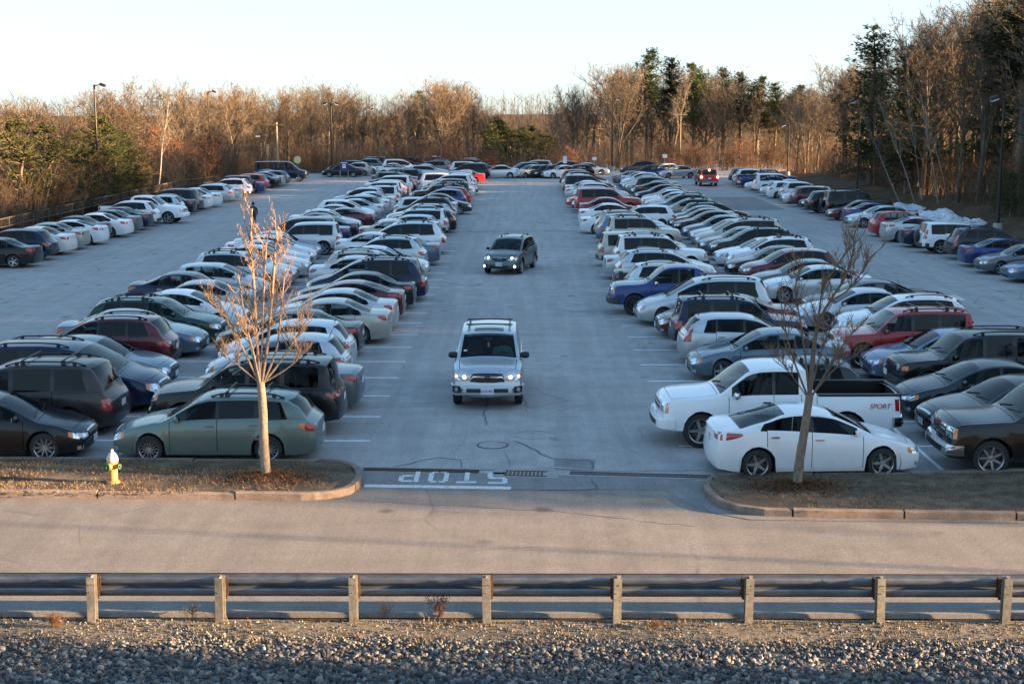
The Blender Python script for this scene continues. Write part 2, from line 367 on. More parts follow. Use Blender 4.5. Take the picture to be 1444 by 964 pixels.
class Proto: pass
def make_proto(kind,nose='plain',opts=()):
    sp=CARS[kind]; V,F,us,ring,deform=car_shell(sp); L,W,R=sp['L'],sp['W'],sp['R']
    P=Proto(); P.kind=kind; P.L=L; P.parts=[]; P.lite=[]   # entries: (name, mesh, paint?, parent index or None, loc, rot)
    allf=[f for c,fs in F.items() if c not in('gap','bedgap') for f in fs]
    bvh=BVHTree.FromPolygons([Vector(v) for v in V],allf)
    def hit_polar(end,phi,z,off=.004):
        """end +1 front, -1 rear; phi degrees, + is left side"""
        cx=end*(L/2-1.0); a=math.radians(phi)
        d=Vector((end*math.cos(a),math.sin(a),0)); o=Vector((cx,0,z))+d*4
        h=bvh.ray_cast(o,-d)
        if h[0] is None: return Vector((cx,0,z))+d*1.0,d
        return h[0]+d*off,d
    def patch(mb,end,phis,zf,nz=4,off=.006,cols=None,depth=.03,mi=0,mirror=False,rows=None):
        """grid patch; phis list, zf(k,t)->z"""
        g=[]
        for k,ph in enumerate(phis):
            lo,hi=zf[k] if isinstance(zf,list) else zf
            g.append([hit_polar(end,ph,lo+(hi-lo)*j/nz,off) for j in range(nz+1)])
        K=len(phis); vs=[q[0] for c in g for q in c]; fs=[];ms=[]
        flip=(end>0)==(phis[-1]>phis[0])
        for k in range(K-1):
            for j in range(nz):
                f=(k*(nz+1)+j,(k+1)*(nz+1)+j,(k+1)*(nz+1)+j+1,k*(nz+1)+j+1)
                fs.append(f); m_=cols[k] if cols else mi
                if rows: m_=rows[j]
                ms.append(m_)
        # skirt
        bi=[k*(nz+1) for k in range(K)]+[(K-1)*(nz+1)+j for j in range(1,nz+1)]+[k*(nz+1)+nz for k in range(K-2,-1,-1)]+[j for j in range(nz-1,0,-1)]
        base=len(vs); dirs=[q[1] for c in g for q in c]
        for b in bi: vs.append(vs[b]-dirs[b]*depth)
        for q in range(len(bi)):
            r_=(q+1)%len(bi); fs.append((bi[q],base+q,base+r_,bi[r_])); ms.append(ms[0] if not cols else mi)
        mb.add(vs,fs,ms,False)
    def side_hit(u,z,s,off=.004):
        x=L/2-u; h=bvh.ray_cast(Vector((x,s*3,z)),Vector((0,-s,0)))
        return (h[0] if h[0] is not None else Vector((x,s*W/2,z)))+Vector((0,s*off,0))
    def add(name,mesh,paint=False,parent=None,loc=(0,0,0),rot=(0,0,0),lite=False,full=True):
        e=(name,mesh,paint,parent,loc,rot)
        if full: P.parts.append(e)
        if lite: P.lite.append((name,mesh,paint,None,loc,rot))
        return len(P.parts)-1
    # body
    def build(classes,name,mats,cm):
        mb=MB()
        fs=[];mi=[]
        for c,k in zip(classes,cm):
            fs+=F.get(c,[]); mi+=[k]*len(F.get(c,[]))
        if not fs: return None
        v,f=sub(V,fs); mb.add(v,f,mi,True); return mb.mesh(name,mats,32)
    doors=[c for c in F if c.startswith('door')]
    add('body',build(['body','trim','clad'],'body',['PAINT','gloss_black','cladding'],[0,1,2]),True)
    lite_cls=['body','hood','gap']+doors+['trim','clad']
    add('body',build(lite_cls,'body',['PAINT','gloss_black','cladding'],[0]*(len(lite_cls)-2)+[1,2]),True,lite=True,full=False)
    m=build(['hood'],'hood',['PAINT'],[0]); add('hood',m,True)
    m=build(['ws'],'windshield',['glass'],[0]); add('windshield',m,lite=True)
    m=build(['rg'],'rear_window',['glass_dark' if kind in('suv','wagon','minivan','boxy_suv','big_suv','van') else 'glass'],[0]); add('rear_window',m,lite=True)
    dark2='glass_dark' if kind in('suv','minivan','boxy_suv','big_suv','wagon') else 'glass'
    for s,S in((1,'L'),(-1,'R')):
        for k in range(len(sp['doors'])):
            d=add('door',build(['door%d%s'%(k,S)],'door',['PAINT'],[0]),True)
            add('side_window',build(['pane%d%s'%(k,S)],'side_window',['glass' if k==0 else dark2],[0]),False,d)
            a,e=sp['doors'][k]; zb=pchip(sp['belt'])(e-.2)-.10
            if not(kind=='pickup' and k==1):
                p=side_hit(e-.16,zb,s,.012); mb=MB(); mb.box(p,(.19,.022,.032)); mb.box(p+Vector((.07,-s*.012,0)),(.03,.03,.025)); mb.box(p+Vector((-.07,-s*.012,0)),(.03,.03,.025))
                hm='chrome' if 'chrome' in opts else ('gloss_black' if 'blackhandle' in opts else 'PAINT')
                add('handle',mb.mesh('handle',[hm]),hm=='PAINT',d)
        if sp['quart']: add('quarter_window',build(['quart'+S],'quarter_window',[dark2],[0]))
        add('side_window',build(['pane%d%s'%(k,S) for k in range(len(sp['panes']))]+['quart'+S],'side_window',[dark2],[0]*(len(sp['panes'])+1)),lite=True,full=False)
        # mirror
        u0=sp['panes'][0][0]-.02; zb=pchip(sp['belt'])(u0)+.09
        q=side_hit(u0,zb-.03,s); mb=MB(); c=q+Vector((.02,s*.11,.02)); big=1.35 if kind in('pickup','big_suv','van','tall_suv') else 1
        mb.lathe([(0,-.075*big),(.05*big,-.07*big),(.072*big,-.03),(.075*big,.03),(.06*big,.075*big),(0,.085*big)],10,'y',c=(0,0,0))
        mb.v=[(v[0]*.75+c.x,v[1]*1.15+c.y,v[2]*.9+c.z) for v in mb.v]
        mb.add([q+Vector((.03,-s*.03,-.03)),q+Vector((-.04,-s*.03,-.03)),c+Vector((-.03,0,-.03)),c+Vector((.03,0,-.03)),q+Vector((.03,-s*.03,.0)),q+Vector((-.04,-s*.03,.0)),c+Vector((-.03,0,.0)),c+Vector((.03,0,0))],[(0,1,2,3),(4,7,6,5),(0,3,7,4),(1,5,6,2)],1)
        mb.box(c+Vector((-.055*big,0,0)),(.012,.135*big,.085*big),2)
        mm='chrome' if 'chromemirror' in opts else ('black_plastic' if 'blackmirror' in opts else 'PAINT')
        add('mirror',mb.mesh('mirror',[mm,'black_plastic','glass_mirror']),mm=='PAINT',lite=True)
    # underbody, wells
    mb=MB(); zt=pchip(sp['belt'])(L/2)-.25
    mb.box((0,0,(sp['sill']+.02+.62)/2),(L-.5,W-.56,.62-sp['sill']-.02))
    for k in range(1):
        a0,a1=sp['ax'][0]+R+.08,sp['ax'][1]-R-.08
        mb.box((L/2-(a0+a1)/2,0,sp['sill']+.09),(a1-a0,W-.12,.10))
    mb.box((L/2-.3,0,sp['sill']+.14),(.3,W*.7,.12)); mb.box((-L/2+.3,0,sp['sill']+.16),(.3,W*.7,.12))
    for ax in sp['ax']: # well roof
        mb.lathe([(R+.06,-W/2+.03),(R+.06,W/2-.03)],16,'y',c=(L/2-ax,0,R))
    mb.v=[v if v[2]>sp['sill']-.02 else (v[0],v[1],sp['sill']+.02) for v in mb.v]
    add('underbody',mb.mesh('underbody',['under_black']),lite=True)
    # interior: seats, dash, shelf
    mb=MB(); fl=sp['sill']+.25; cab0=sp['ws'][0]
    zbl=pchip(sp['belt'])(2.0); dx=L/2-cab0-.25
    mb.box((dx,0,zbl-.12),(.4,W-.3,.2)); add('dashboard',mb.mesh('dashboard',['black_plastic']))
    mb=MB(); mb.tube([(dx-.28+.05*math.cos(a),.38+.18*math.sin(a),zbl-.03+.17*math.cos(a)) for a in [2*PI*k/12 for k in range(13)]],.014,5,0); add('steering_wheel',mb.mesh('steering_wheel',['black_plastic']))
    tpf=pchip(sp['top']); mb=MB(); rt=Matrix.Rotation(math.radians(-14),3,'Y')
    mb.box((0,0,.42),(.14,.5,.66),0,rt,.86); mb.box((.27,0,.12),(.5,.5,.16),0); mb.box((-.10,0,.80),(.09,.25,.15),0,rt,.8); fseat=mb.mesh('seat',['seat_cloth'])
    for y in(-.38,.38): add('seat',fseat,loc=(L/2-sp['panes'][0][1]+.08,y,fl))
    ur=sp['panes'][1][1]-.12; hz=min(.74,tpf(ur+.25)-.1-fl); mb=MB(); mb.box((0,0,hz/2+.03),(.15,W-.5,hz-.05),0,rt,.94); mb.box((.25,0,.12),(.45,W-.5,.16),0)
    add('rear_seat',mb.mesh('rear_seat',['seat_cloth']),loc=(L/2-ur,0,fl))
    if 'bed' in sp:
        a,b=sp['bed']; x0,x1=L/2-a,L/2-b; hw=W/2*.93-.12; zr=1.225; zf=.72; mb=MB()
        vs=[(x0,hw,zr),(x1,hw,zr),(x1,-hw,zr),(x0,-hw,zr),(x0,hw,zf),(x1,hw,zf),(x1,-hw,zf),(x0,-hw,zf)]
        mb.add(vs,[(0,4,5,1),(1,5,6,2),(2,6,7,3),(3,7,4,0),(4,7,6,5)],0)
        for y in(-.45,-.15,.15,.45): mb.box(((x0+x1)/2,y,zf+.012),(x0-x1-.1,.12,.024))
        add('cargo_bed',mb.mesh('cargo_bed',['under_black']),lite=True)
        mb=MB(); 
        for s in(1,-1): mb.box(((x0+x1)/2,s*(hw+.055),zr+.018),(x0-x1+.1,.10,.03))
        mb.box((x1-.05,0,zr+.016),(.09,2*hw+.16,.03)); add('bed_rail',mb.mesh('bed_rail',['black_plastic']),lite=True)
    # ---- front
    zt0=sp['top'][0][1]; N=nose
    zbum=zt0-.10
    def lamps(name,end,ph,zf,mats,cols,lite=True,nz=3):
        for s in(1,-1):
            mb=MB(); patch(mb,end,[p*s for p in ph],zf,nz,.007,cols=cols)
            add(name,mb.mesh(name,mats),lite=lite)
    zh=pchip(sp['top'])(.05)
    HM=['lamp_clear','lamp_chrome','amber','black_plastic']
    if N=='truck':      # upright grille with square lamps
        lamps('headlight',1,[30,34,38,42,46,50],[(zh-.27,zh-.05)]*6,HM,[0,1,1,0,2])
        mb=MB(); patch(mb,1,[-28,-20,-12,-4,4,12,20,28],(zh-.30,zh-.05),6,.012,rows=[1,0,0,1,0,1]); add('grille',mb.mesh('grille',['black_plastic','chrome' if 'chromegrille' in opts else 'PAINT']),'chromegrille' not in opts,lite=True)
        mb=MB(); patch(mb,1,[-58,-50,-40,-25,-10,10,25,40,50,58],(zh-.62,zh-.40),3,.07,depth=.16); add('front_bumper',mb.mesh('front_bumper',['chrome' if 'chromebumper' in opts else ('PAINT' if 'paintbumper' in opts else 'cladding')]),('paintbumper' in opts and 'chromebumper' not in opts),lite=True)
        mb=MB(); patch(mb,1,[-30,-15,0,15,30],(zh-.60,zh-.48),2,.078,depth=.02); add('air_intake',mb.mesh('air_intake',['black_plastic']))
    elif N=='jeep':
        for s in(1,-1):
            mb=MB(); c,d=hit_polar(1,34*s,zh-.15,.0); mb.lathe([(0,.03),(.05,.028),(.085,.015),(.095,-.03)],16,'z')
            q=[]
            for v in mb.v: q.append((c.x+v[2],c.y+v[0],c.z+v[1]))
            mb.v=q; add('headlight',mb.mesh('headlight',['lamp_clear']),lite=True)
            mb=MB(); patch(mb,1,[44*s,48*s,52*s],(zh-.20,zh-.08),2,.008); add('turn_signal',mb.mesh('turn_signal',['amber']))
        mb=MB()
        for k in range(7): patch(mb,1,[-23+k*7,-19+k*7],(zh-.25,zh-.05),2,.008,depth=.02)
        add('grille',mb.mesh('grille',['black_plastic']),lite=True)
        mb=MB(); patch(mb,1,[-50,-40,-25,-10,10,25,40,50],(zh-.60,zh-.40),3,.05,depth=.12); add('front_bumper',mb.mesh('front_bumper',['cladding']),lite=True)
    else:
        lo,hi=zh-.17,zh-.03; GS=1.22 if kind=='tall_suv' else 1.0
        if N=='slim': lamps('headlight',1,[24,30,36,42,48,53],[(lo+.02,lo+.09),(lo,lo+.105),(lo,lo+.12),(lo+.02,hi+.01),(lo+.05,hi+.03),(lo+.09,hi+.05)],HM,[0,1,0,1,2])
        elif N=='big': lamps('headlight',1,[27,32,37,42,47,51],[(lo-.04,hi-.02),(lo-.06,hi),(lo-.05,hi+.01),(lo-.03,hi+.02),(lo,hi+.03),(lo+.05,hi+.04)],HM,[0,1,1,0,2])
        else: lamps('headlight',1,[28,33,38,43,48,52],[(lo,hi-.02),(lo-.02,hi),(lo-.02,hi+.01),(lo,hi+.02),(lo+.03,hi+.02),(lo+.06,hi+.03)],HM,[0,1,1,0,2])
        mb=MB()
        if 'kidney' in opts:
            patch(mb,1,[1,4,7,10],(zh-.15,zh-.02),3,.01); patch(mb,1,[-10,-7,-4,-1],(zh-.15,zh-.02),3,.01)
            add('grille',mb.mesh('grille',['black_plastic']),lite=True)
            mb=MB()
            patch(mb,1,[-1,1],(zh-.16,zh-.01),2,.014); add('grille_surround',mb.mesh('grille_surround',['chrome']))
        else:
            r_=[0,1,0,0,1,0] if 'bars' in opts else ([0,0,0,1,0,0] if kind=='tall_suv' else [0]*6); gd=.09 if kind=='tall_suv' else 0
            patch(mb,1,[p*GS for p in (-21,-18,-9,0,9,18,21)],[(zh-.12-gd*1.6,zh-.04-gd),(zh-.17-gd,zh-.03),(zh-.19-gd,zh-.02),(zh-.19-gd,zh-.02),(zh-.19-gd,zh-.02),(zh-.17-gd,zh-.03),(zh-.12-gd*1.6,zh-.04-gd)],6,.012,rows=r_)
            add('grille',mb.mesh('grille',['black_plastic','chrome']),lite=True)
            mb=MB(); patch(mb,1,[p*GS for p in(-22,-11,0,11,22)],[(zh-.055,zh-.03),(zh-.035,zh-.01),(zh-.03,zh-.005),(zh-.035,zh-.01),(zh-.055,zh-.03)],1,.014); add('grille_bar',mb.mesh('grille_bar',['chrome']))
        s0=sp['sill']+.06
        mb=MB(); patch(mb,1,[-26,-16,-8,0,8,16,26],(s0,s0+.13),2,.006); add('air_intake',mb.mesh('air_intake',['black_plastic']),lite=True)
        for s in(1,-1):
            mb=MB(); patch(mb,1,[36*s,40*s,44*s],(s0+.02,s0+.11),2,.007,cols=[0,0]); add('fog_light',mb.mesh('fog_light',['lamp_clear','black_plastic']))
    if kind=='tall_suv':
        mb=MB(); patch(mb,1,[-60,-54,-45,-32,-18,0,18,32,45,54,60],(zh-.66,zh-.36),4,.05,depth=.14); add('front_bumper',mb.mesh('front_bumper',['PAINT']),True)
        mb=MB(); patch(mb,1,[-28,-14,0,14,28],(zh-.52,zh-.42),2,.062,depth=.02); add('air_intake',mb.mesh('air_intake',['black_plastic']))
    c,_=hit_polar(1,0,zh-(.36 if N in('truck','jeep') else .27),.02 if N not in('truck','jeep') else .09)
    mb=MB(); mb.box(c,(.012,.31,.155)); P.plate_front=c.copy(); add('license_plate',mb.mesh('license_plate',['plate_white']),lite=False,full='noplate' not in opts)
    # ---- rear
    zr=pchip(sp['belt'])(L-.1); RM=['tail_red','lamp_clear','amber','tail_dark']
    tall=kind in('suv','boxy_suv','big_suv','minivan','hatchback','wagon','van','pickup')
    if 'vtail' in opts: # tall vertical lamps
        zl=zr-.22; lamps('taillight',-1,[38,42,46,50],[(zl,zl+.5),(zl,zl+.52),(zl,zl+.52),(zl+.02,zl+.5)],RM,[0,0,0],nz=6)
    elif kind in('boxy_suv','big_suv','minivan','van','pickup'):
        zl=zr-.30 if kind!='pickup' else zr-.34; lamps('taillight',-1,[39,42,45,48,52],[(zl,zl+.26),(zl,zl+.27),(zl,zl+.28),(zl,zl+.28),(zl+.02,zl+.28)],RM,[1 if 'whitetail' in opts else 0,0,0,0],nz=4)
    elif tall:
        zl=zr-.17; lamps('taillight',-1,[30,35,40,45,50,56],[(zl+.07,zl+.13),(zl+.02,zl+.16),(zl,zl+.18),(zl,zl+.19),(zl+.03,zl+.19),(zl+.11,zl+.18)],RM,[1,0,0,0,2 if 'ambertail' in opts else 0])
    else:
        zl=zr-.17; ex=6 if kind=='sleek_sedan' else 0; lamps('taillight',-1,[27,32,37,42,47+ex*.5,52+ex,56+ex*1.6],[(zl+.04,zl+.13),(zl+.01,zl+.15),(zl,zl+.16),(zl,zl+.165),(zl+.01,zl+.165),(zl+.05,zl+.16),(zl+.10,zl+.15)],RM,[0,1 if 'whitetail' in opts else 0,0,0,0,0])
    pz=zr-.24 if kind!='pickup' else .62
    c,_=hit_polar(-1,0,pz,.012 if kind!='pickup' else .1); mb=MB(); mb.box(c,(.012,.31,.155)); add('license_plate',mb.mesh('license_plate',['plate_white']),lite=False)
    if kind=='pickup':
        mb=MB(); patch(mb,-1,[-55,-48,-35,-15,0,15,35,48,55],(.50,.72),3,.07,depth=.14); add('rear_bumper',mb.mesh('rear_bumper',['chrome']),lite=True)
    elif sp.get('clad') or kind=='van':
        mb=MB(); patch(mb,-1,[-56,-48,-35,-15,0,15,35,48,56],(sp['sill']+.08,sp['sill']+.27),3,.02,depth=.08); add('rear_bumper',mb.mesh('rear_bumper',['cladding']),lite=True)
    if tall and kind!='pickup' and kind!='wagon':
        mb=MB(); patch(mb,-1,[-30,-15,0,15,30],(zr-.06,zr-.03),1,.012); add('tailgate_trim',mb.mesh('tailgate_trim',['chrome' if 'chrome' in opts else 'gloss_black']))
    # wipers on the cowl
    mb=MB(); a=sp['ws'][0]; tp=pchip(sp['top'])
    for y0,y1 in((-.55,-.02),(.05,.6)):
        x0,x1=L/2-a-.03,L/2-a-.07
        z=lambda x,y: bvh.ray_cast(Vector((x,y,3)),Vector((0,0,-1)))[0]
        p,q=z(x0,y0),z(x1-.06,y1)
        if p and q: mb.tube([p+Vector((0,0,.015)),(p+q)/2+Vector((0,0,.022)),q+Vector((0,0,.018))],.012,4)
    add('wiper',mb.mesh('wiper',['black_plastic']))
    # roof things
    def roofz(x,y):
        h=bvh.ray_cast(Vector((x,y,4)),Vector((0,0,-1)))[0]; return h.z if h else 1.5
    r0,r1=L/2-sp['ws'][1]-.25,L/2-sp['rg'][0]+.2
    if 'rails' in opts or 'bars_roof' in opts:
        ry=W/2*.93-.10-sp['tum']*(sp['top'][8][1]-1.0)-.09
        if 'rails' in opts:
            for s in(1,-1):
                mb=MB(); n=7; pts=[]
                for k in range(n+1):
                    x=r0+(r1-r0)*k/n; pts.append((x,s*ry,roofz(x,s*ry)+(.012 if k in(0,n) else .06)))
                mb.tube(pts,.020,6)
                for k in(1,n-1): mb.box((pts[k][0],pts[k][1],pts[k][2]-.03),(.09,.035,.06))
                add('roof_rail',mb.mesh('roof_rail',['rail_grey' if 'greyrails' in opts else 'black_plastic']),lite=True)
        if 'bars_roof' in opts:
            for fx in(.22,.72):
                x=r0+(r1-r0)*fx; mb=MB(); z=roofz(x,ry)+.10
                mb.tube([(x,-ry-.08,z),(x,0,z+.012),(x,ry+.08,z)],.020,6)
                for s in(1,-1): mb.box((x,s*ry,z-.05),(.12,.05,.11),taper=.6)
                add('cross_bar',mb.mesh('cross_bar',['black_plastic']),lite=True)
    if 'antenna' in opts:
        mb=MB(); x=r1-.1; z=roofz(x,0); mb.tube([(x,0,z-.01),(x-.06,0,z+.12),(x-.16,0,z+.3)],[.014,.008,.004],5); add('antenna',mb.mesh('antenna',['black_plastic']))
    if 'sunroof' in opts:
        mb=MB(); xa=r0+.1; g=[];nx,ny=4,4
        for i in range(nx+1):
            for j in range(ny+1):
                x=xa-.5*i/nx; y=-.4+.8*j/ny; g.append((x,y,roofz(x,y)+.005))
        mb.add(g,[(i*5+j,(i+1)*5+j,(i+1)*5+j+1,i*5+j+1)[::-1] for i in range(4) for j in range(4)],0,True); add('sunroof',mb.mesh('sunroof',['glass_dark']),lite=True)
    if 'spoiler' in opts:
        x=-L/2+ (L-sp['rg'][0]) -.02; mb=MB(); z=roofz(x,0)
        mb.box((x-.06,0,z-.02),(.22,W*.62,.03)); add('spoiler',mb.mesh('spoiler',['PAINT']),True,lite=True)
    if 'spare' in opts:
        c,_=hit_polar(-1,0,.95,.1); mb=MB(); mb.lathe([(0,-.1),(.28,-.1),(.34,-.05),(.34,.08),(.25,.11),(0,.11)],20,'z')
        mb.v=[(c.x-v[2]*1.0,c.y+v[0],c.z+v[1]) for v in mb.v]; add('spare_tyre',mb.mesh('spare_tyre',['black_plastic']),lite=True)
    if 'moulding' in opts:
        for s in(1,-1):
            for a,b in sp['doors']:
                mb=MB(); z=pchip(sp['belt'])(2)-.36; n=5; vs=[]
                for k in range(n+1):
                    u=a+.03+(b-a-.06)*k/n
                    for dz in(-.03,.03): vs.append(side_hit(u,z+dz,s,.014))
                fs=[(2*k,2*k+1,2*k+3,2*k+2) for k in range(n)]
                mb.add(vs,fs if s<0 else [f[::-1] for f in fs],0); add('side_moulding',mb.mesh('side_moulding',['PAINT']),True)
    # wheels
    style='five'
    for st_ in('ten','seven','mesh','steel'):
        if st_ in opts: style=st_
    wk=(R,style,'dark' if 'darkwheel' in opts else 'light')
    if wk not in WHEELS: WHEELS[wk]=wheel_meshes(*wk)
    Wm=WHEELS[wk]
    for k,ax in enumerate(sp['ax']):
        for s in(1,-1):
            loc=(L/2-ax,s*(W/2-.135),R); rot=(0,0,0 if s>0 else PI)
            i=add('wheel',Wm['hub'],False,None,loc,rot); add('tyre',Wm['tyre'],False,i); add('rim',Wm['rim'],False,i)
            P.lite.append(('wheel',Wm['joined'],False,None,loc,rot))
    P.bvh=bvh; P.hit=hit_polar; P.side=side_hit; P.sp=sp
    return P
WHEELS={}; PROTOS={}; PAINTED={}
def painted(mesh,paint):
    k=(mesh.name,paint)
    if k not in PAINTED:
        m=mesh.copy(); m.name=mesh.name.split('.')[0]
        for i,s in enumerate(m.materials):
            if s and s.name=='PAINT': m.materials[i]=M[paint]
        PAINTED[k]=m
    return PAINTED[k]
THINGNAME={'sedan':'sedan','sleek_sedan':'sedan','hatchback':'hatchback','wagon':'station_wagon','suv':'suv','boxy_suv':'suv','big_suv':'suv','minivan':'minivan','pickup':'pickup_truck','van':'passenger_van'}
THINGCAT={'sedan':'sedan','sleek_sedan':'sedan','hatchback':'hatchback','wagon':'station wagon','suv':'suv','boxy_suv':'suv','big_suv':'suv','minivan':'minivan','pickup':'pickup truck','van':'van'}
BUILT={}
def place_car(kind,nose,opts,paint,loc,heading,lod):
    """heading degrees, 0 = facing +X"""
    key=(kind,nose,tuple(sorted(opts)))
    if key not in PROTOS: PROTOS[key]=make_proto(kind,nose,opts)
    P=PROTOS[key]; root=empty(THINGNAME[kind],loc,math.radians(heading))
    lst=P.parts if lod==0 else P.lite
    bk=(key,paint,lod); src=BUILT.get(bk)
    made=[]
    for i,(name,mesh,pt,par,l,r) in enumerate(lst):
        if mesh is None: made.append(None); continue
        if src and src[i]: o=src[i].copy()
        else: o=bpy.data.objects.new(name,painted(mesh,paint) if pt else mesh); o.location=l; o.rotation_euler=r
        COL.objects.link(o); o.parent=root if par is None else made[par]; made.append(o)
    BUILT[bk]=made
    return root,P
# ------------------------------------------------------------------ ground materials
def world_noise(nt,scale,detail=6,rough=.6,sx=1,sy=1,dist=0):
    g=N(nt,'ShaderNodeNewGeometry'); mp=N(nt,'ShaderNodeMapping'); mp.inputs['Scale'].default_value=(sx,sy,1)
    nt.links.new(g.outputs['Position'],mp.inputs[0]); n=N(nt,'ShaderNodeTexNoise'); n.inputs['Scale'].default_value=scale
    n.inputs['Detail'].default_value=detail; n.inputs['Roughness'].default_value=rough; n.inputs['Distortion'].default_value=dist
    nt.links.new(mp.outputs[0],n.inputs['Vector']); return n.outputs[0]
def bump(nt,b,h,st,d=.01):
    bp=N(nt,'ShaderNodeBump'); bp.inputs['Strength'].default_value=st; bp.inputs['Distance'].default_value=d
    nt.links.new(h,bp.inputs['Height']); nt.links.new(bp.outputs[0],b.inputs['Normal'])
def asphalt(name,base,salt,tint=1.0):
    m=mat(name,(.1,.1,.1),.85,spec=.3); nt=m.node_tree; b=nt.nodes['Principled BSDF']
    fine=world_noise(nt,55,3,.7); mid=world_noise(nt,1.4,8,.65); big=world_noise(nt,.11,6,.6,1,1,.6); streak=world_noise(nt,.8,8,.7,.25,1.6)
    v=N(nt,'ShaderNodeTexVoronoi'); v.feature='DISTANCE_TO_EDGE'; v.inputs['Scale'].default_value=.32; g=N(nt,'ShaderNodeNewGeometry')
    n2=N(nt,'ShaderNodeTexNoise'); n2.inputs['Scale'].default_value=.9; n2.inputs['Detail'].default_value=6; nt.links.new(g.outputs['Position'],n2.inputs['Vector'])
    pos=mix(nt,.22,g.outputs['Position'],n2.outputs['Color'],'ADD'); nt.links.new(pos,v.inputs['Vector'])
    saltf=ramp(nt,mid,[(.38,0),(.72,.8)]); sb=ramp(nt,big,[(.35,.25),(.66,1)])
    mu=N(nt,'ShaderNodeMath',operation='MULTIPLY'); nt.links.new(saltf,mu.inputs[0]); nt.links.new(sb,mu.inputs[1])
    c=mix(nt,mu.outputs[0],base,salt); stf=ramp(nt,streak,[(.42,0),(.75,.45)]); c=mix(nt,stf,c,salt)
    gr=ramp(nt,fine,[(.3,.66),(.7,1.32)]); c=mix(nt,1,c,gr,'MULTIPLY'); c=mix(nt,1,c,ramp(nt,world_noise(nt,16,6,.85),[(.34,.72),(.66,1.24)]),'MULTIPLY')
    ck=ramp(nt,v.outputs[0],[(.0,1),(.010,0)]); cm=N(nt,'ShaderNodeMath',operation='MULTIPLY'); nt.links.new(ck,cm.inputs[0]); ckm=ramp(nt,world_noise(nt,.25,3),[(.5,0),(.6,.6)]); nt.links.new(ckm,cm.inputs[1])
    c=mix(nt,cm.outputs[0],c,(.09,.09,.09))
    v2=N(nt,'ShaderNodeTexVoronoi'); v2.inputs['Scale'].default_value=.55; nt.links.new(pos,v2.inputs['Vector']); c=mix(nt,ramp(nt,v2.outputs[0],[(.05,.7),(.13,0)]),c,(.05,.05,.052))
    tr_=world_noise(nt,1.0,6,.6,2.2,.10); c=mix(nt,1,c,ramp(nt,tr_,[(.35,.90),(.65,1.08)]),'MULTIPLY'); nt.links.new(c,b.inputs['Base Color']); bp0=world_noise(nt,22,5,.8); bump(nt,b,bp0,.45,.012); return m
asphalt('asphalt_lot',(.30,.292,.283),(.47,.455,.44)); asphalt('asphalt_road',(.185,.17,.15),(.27,.25,.222)); 
asphalt('asphalt_patch',(.19,.185,.18),(.29,.28,.27)); asphalt('asphalt_light',(.17,.165,.16),(.24,.235,.23))
def ground_mat(name,cols,sc=3.0,fine=40,bs=.6):
    m=mat(name,cols[0],.95,spec=.1); nt=m.node_tree; b=nt.nodes['Principled BSDF']
    a=world_noise(nt,sc,9,.7); f=world_noise(nt,fine,4,.7)
    c=ramp(nt,a,[(.3,cols[0]),(.5,cols[1]),(.68,cols[2])]); c=mix(nt,1,c,ramp(nt,f,[(.28,.5),(.72,1.5)]),'MULTIPLY')
    nt.links.new(c,b.inputs['Base Color']); bump(nt,b,f,bs,.03); return m
ground_mat('leaf_litter',[(.05,.032,.018),(.09,.058,.033),(.14,.095,.058)],.8,9)
ground_mat('dead_grass',[(.06,.042,.028),(.125,.095,.065),(.20,.16,.115)],1.6,26)
ground_mat('mulch',[(.045,.028,.018),(.085,.055,.035),(.13,.09,.06)],5,30)
ground_mat('fine_gravel',[(.08,.07,.055),(.17,.15,.115),(.27,.24,.19)],9,60,.9)
ground_mat('snow_mat',[(.38,.38,.39),(.66,.67,.70),(.78,.79,.82)],1.6,9,.7)
ground_mat('granite',[(.15,.115,.09),(.24,.19,.155),(.31,.26,.22)],2.2,60,.6)
ground_mat('concrete',[(.24,.235,.225),(.32,.31,.30),(.38,.37,.36)],3,50,.3)
def paintline(name,col,lo=.35):
    m=mat(name,col,.7); nt=m.node_tree; b=nt.nodes['Principled BSDF']; a=world_noise(nt,9,8,.75); f=world_noise(nt,60,3,.7)
    c=mix(nt,ramp(nt,a,[(lo,0),(lo+.17,1)]),(.30,.295,.29),col); c=mix(nt,1,c,ramp(nt,f,[(.3,.85),(.7,1.1)]),'MULTIPLY'); nt.links.new(c,b.inputs['Base Color']); return m
paintline('line_paint',(.85,.86,.88),.30); paintline('line_worn',(.70,.71,.73),.42); paintline('stop_paint',(.62,.63,.64),.33)
mat('crack_seal',(.10,.10,.103),.7); mat('salt_mark',(.36,.365,.37),.9)
m=mat('rust_iron',(.07,.045,.038),.75,.3); nt=m.node_tree; c=ramp(nt,world_noise(nt,30,5),[(.35,(.035,.026,.026)),(.6,(.10,.055,.038)),(.8,(.20,.14,.10))]); nt.links.new(c,nt.nodes['Principled BSDF'].inputs['Base Color'])
m=mat('galvanised',(.2,.22,.24),.42,.75); nt=m.node_tree; c=ramp(nt,world_noise(nt,7,8,.7,.4,1),[(.3,(.12,.14,.17)),(.55,(.19,.215,.25)),(.75,(.29,.31,.34))]); nt.links.new(c,nt.nodes['Principled BSDF'].inputs['Base Color'])
m=mat('post_steel',(.3,.28,.24),.5,.45); nt=m.node_tree; c=ramp(nt,world_noise(nt,12,6,.7),[(.3,(.19,.175,.14)),(.55,(.33,.305,.25)),(.78,(.45,.42,.35))]); nt.links.new(c,nt.nodes['Principled BSDF'].inputs['Base Color'])
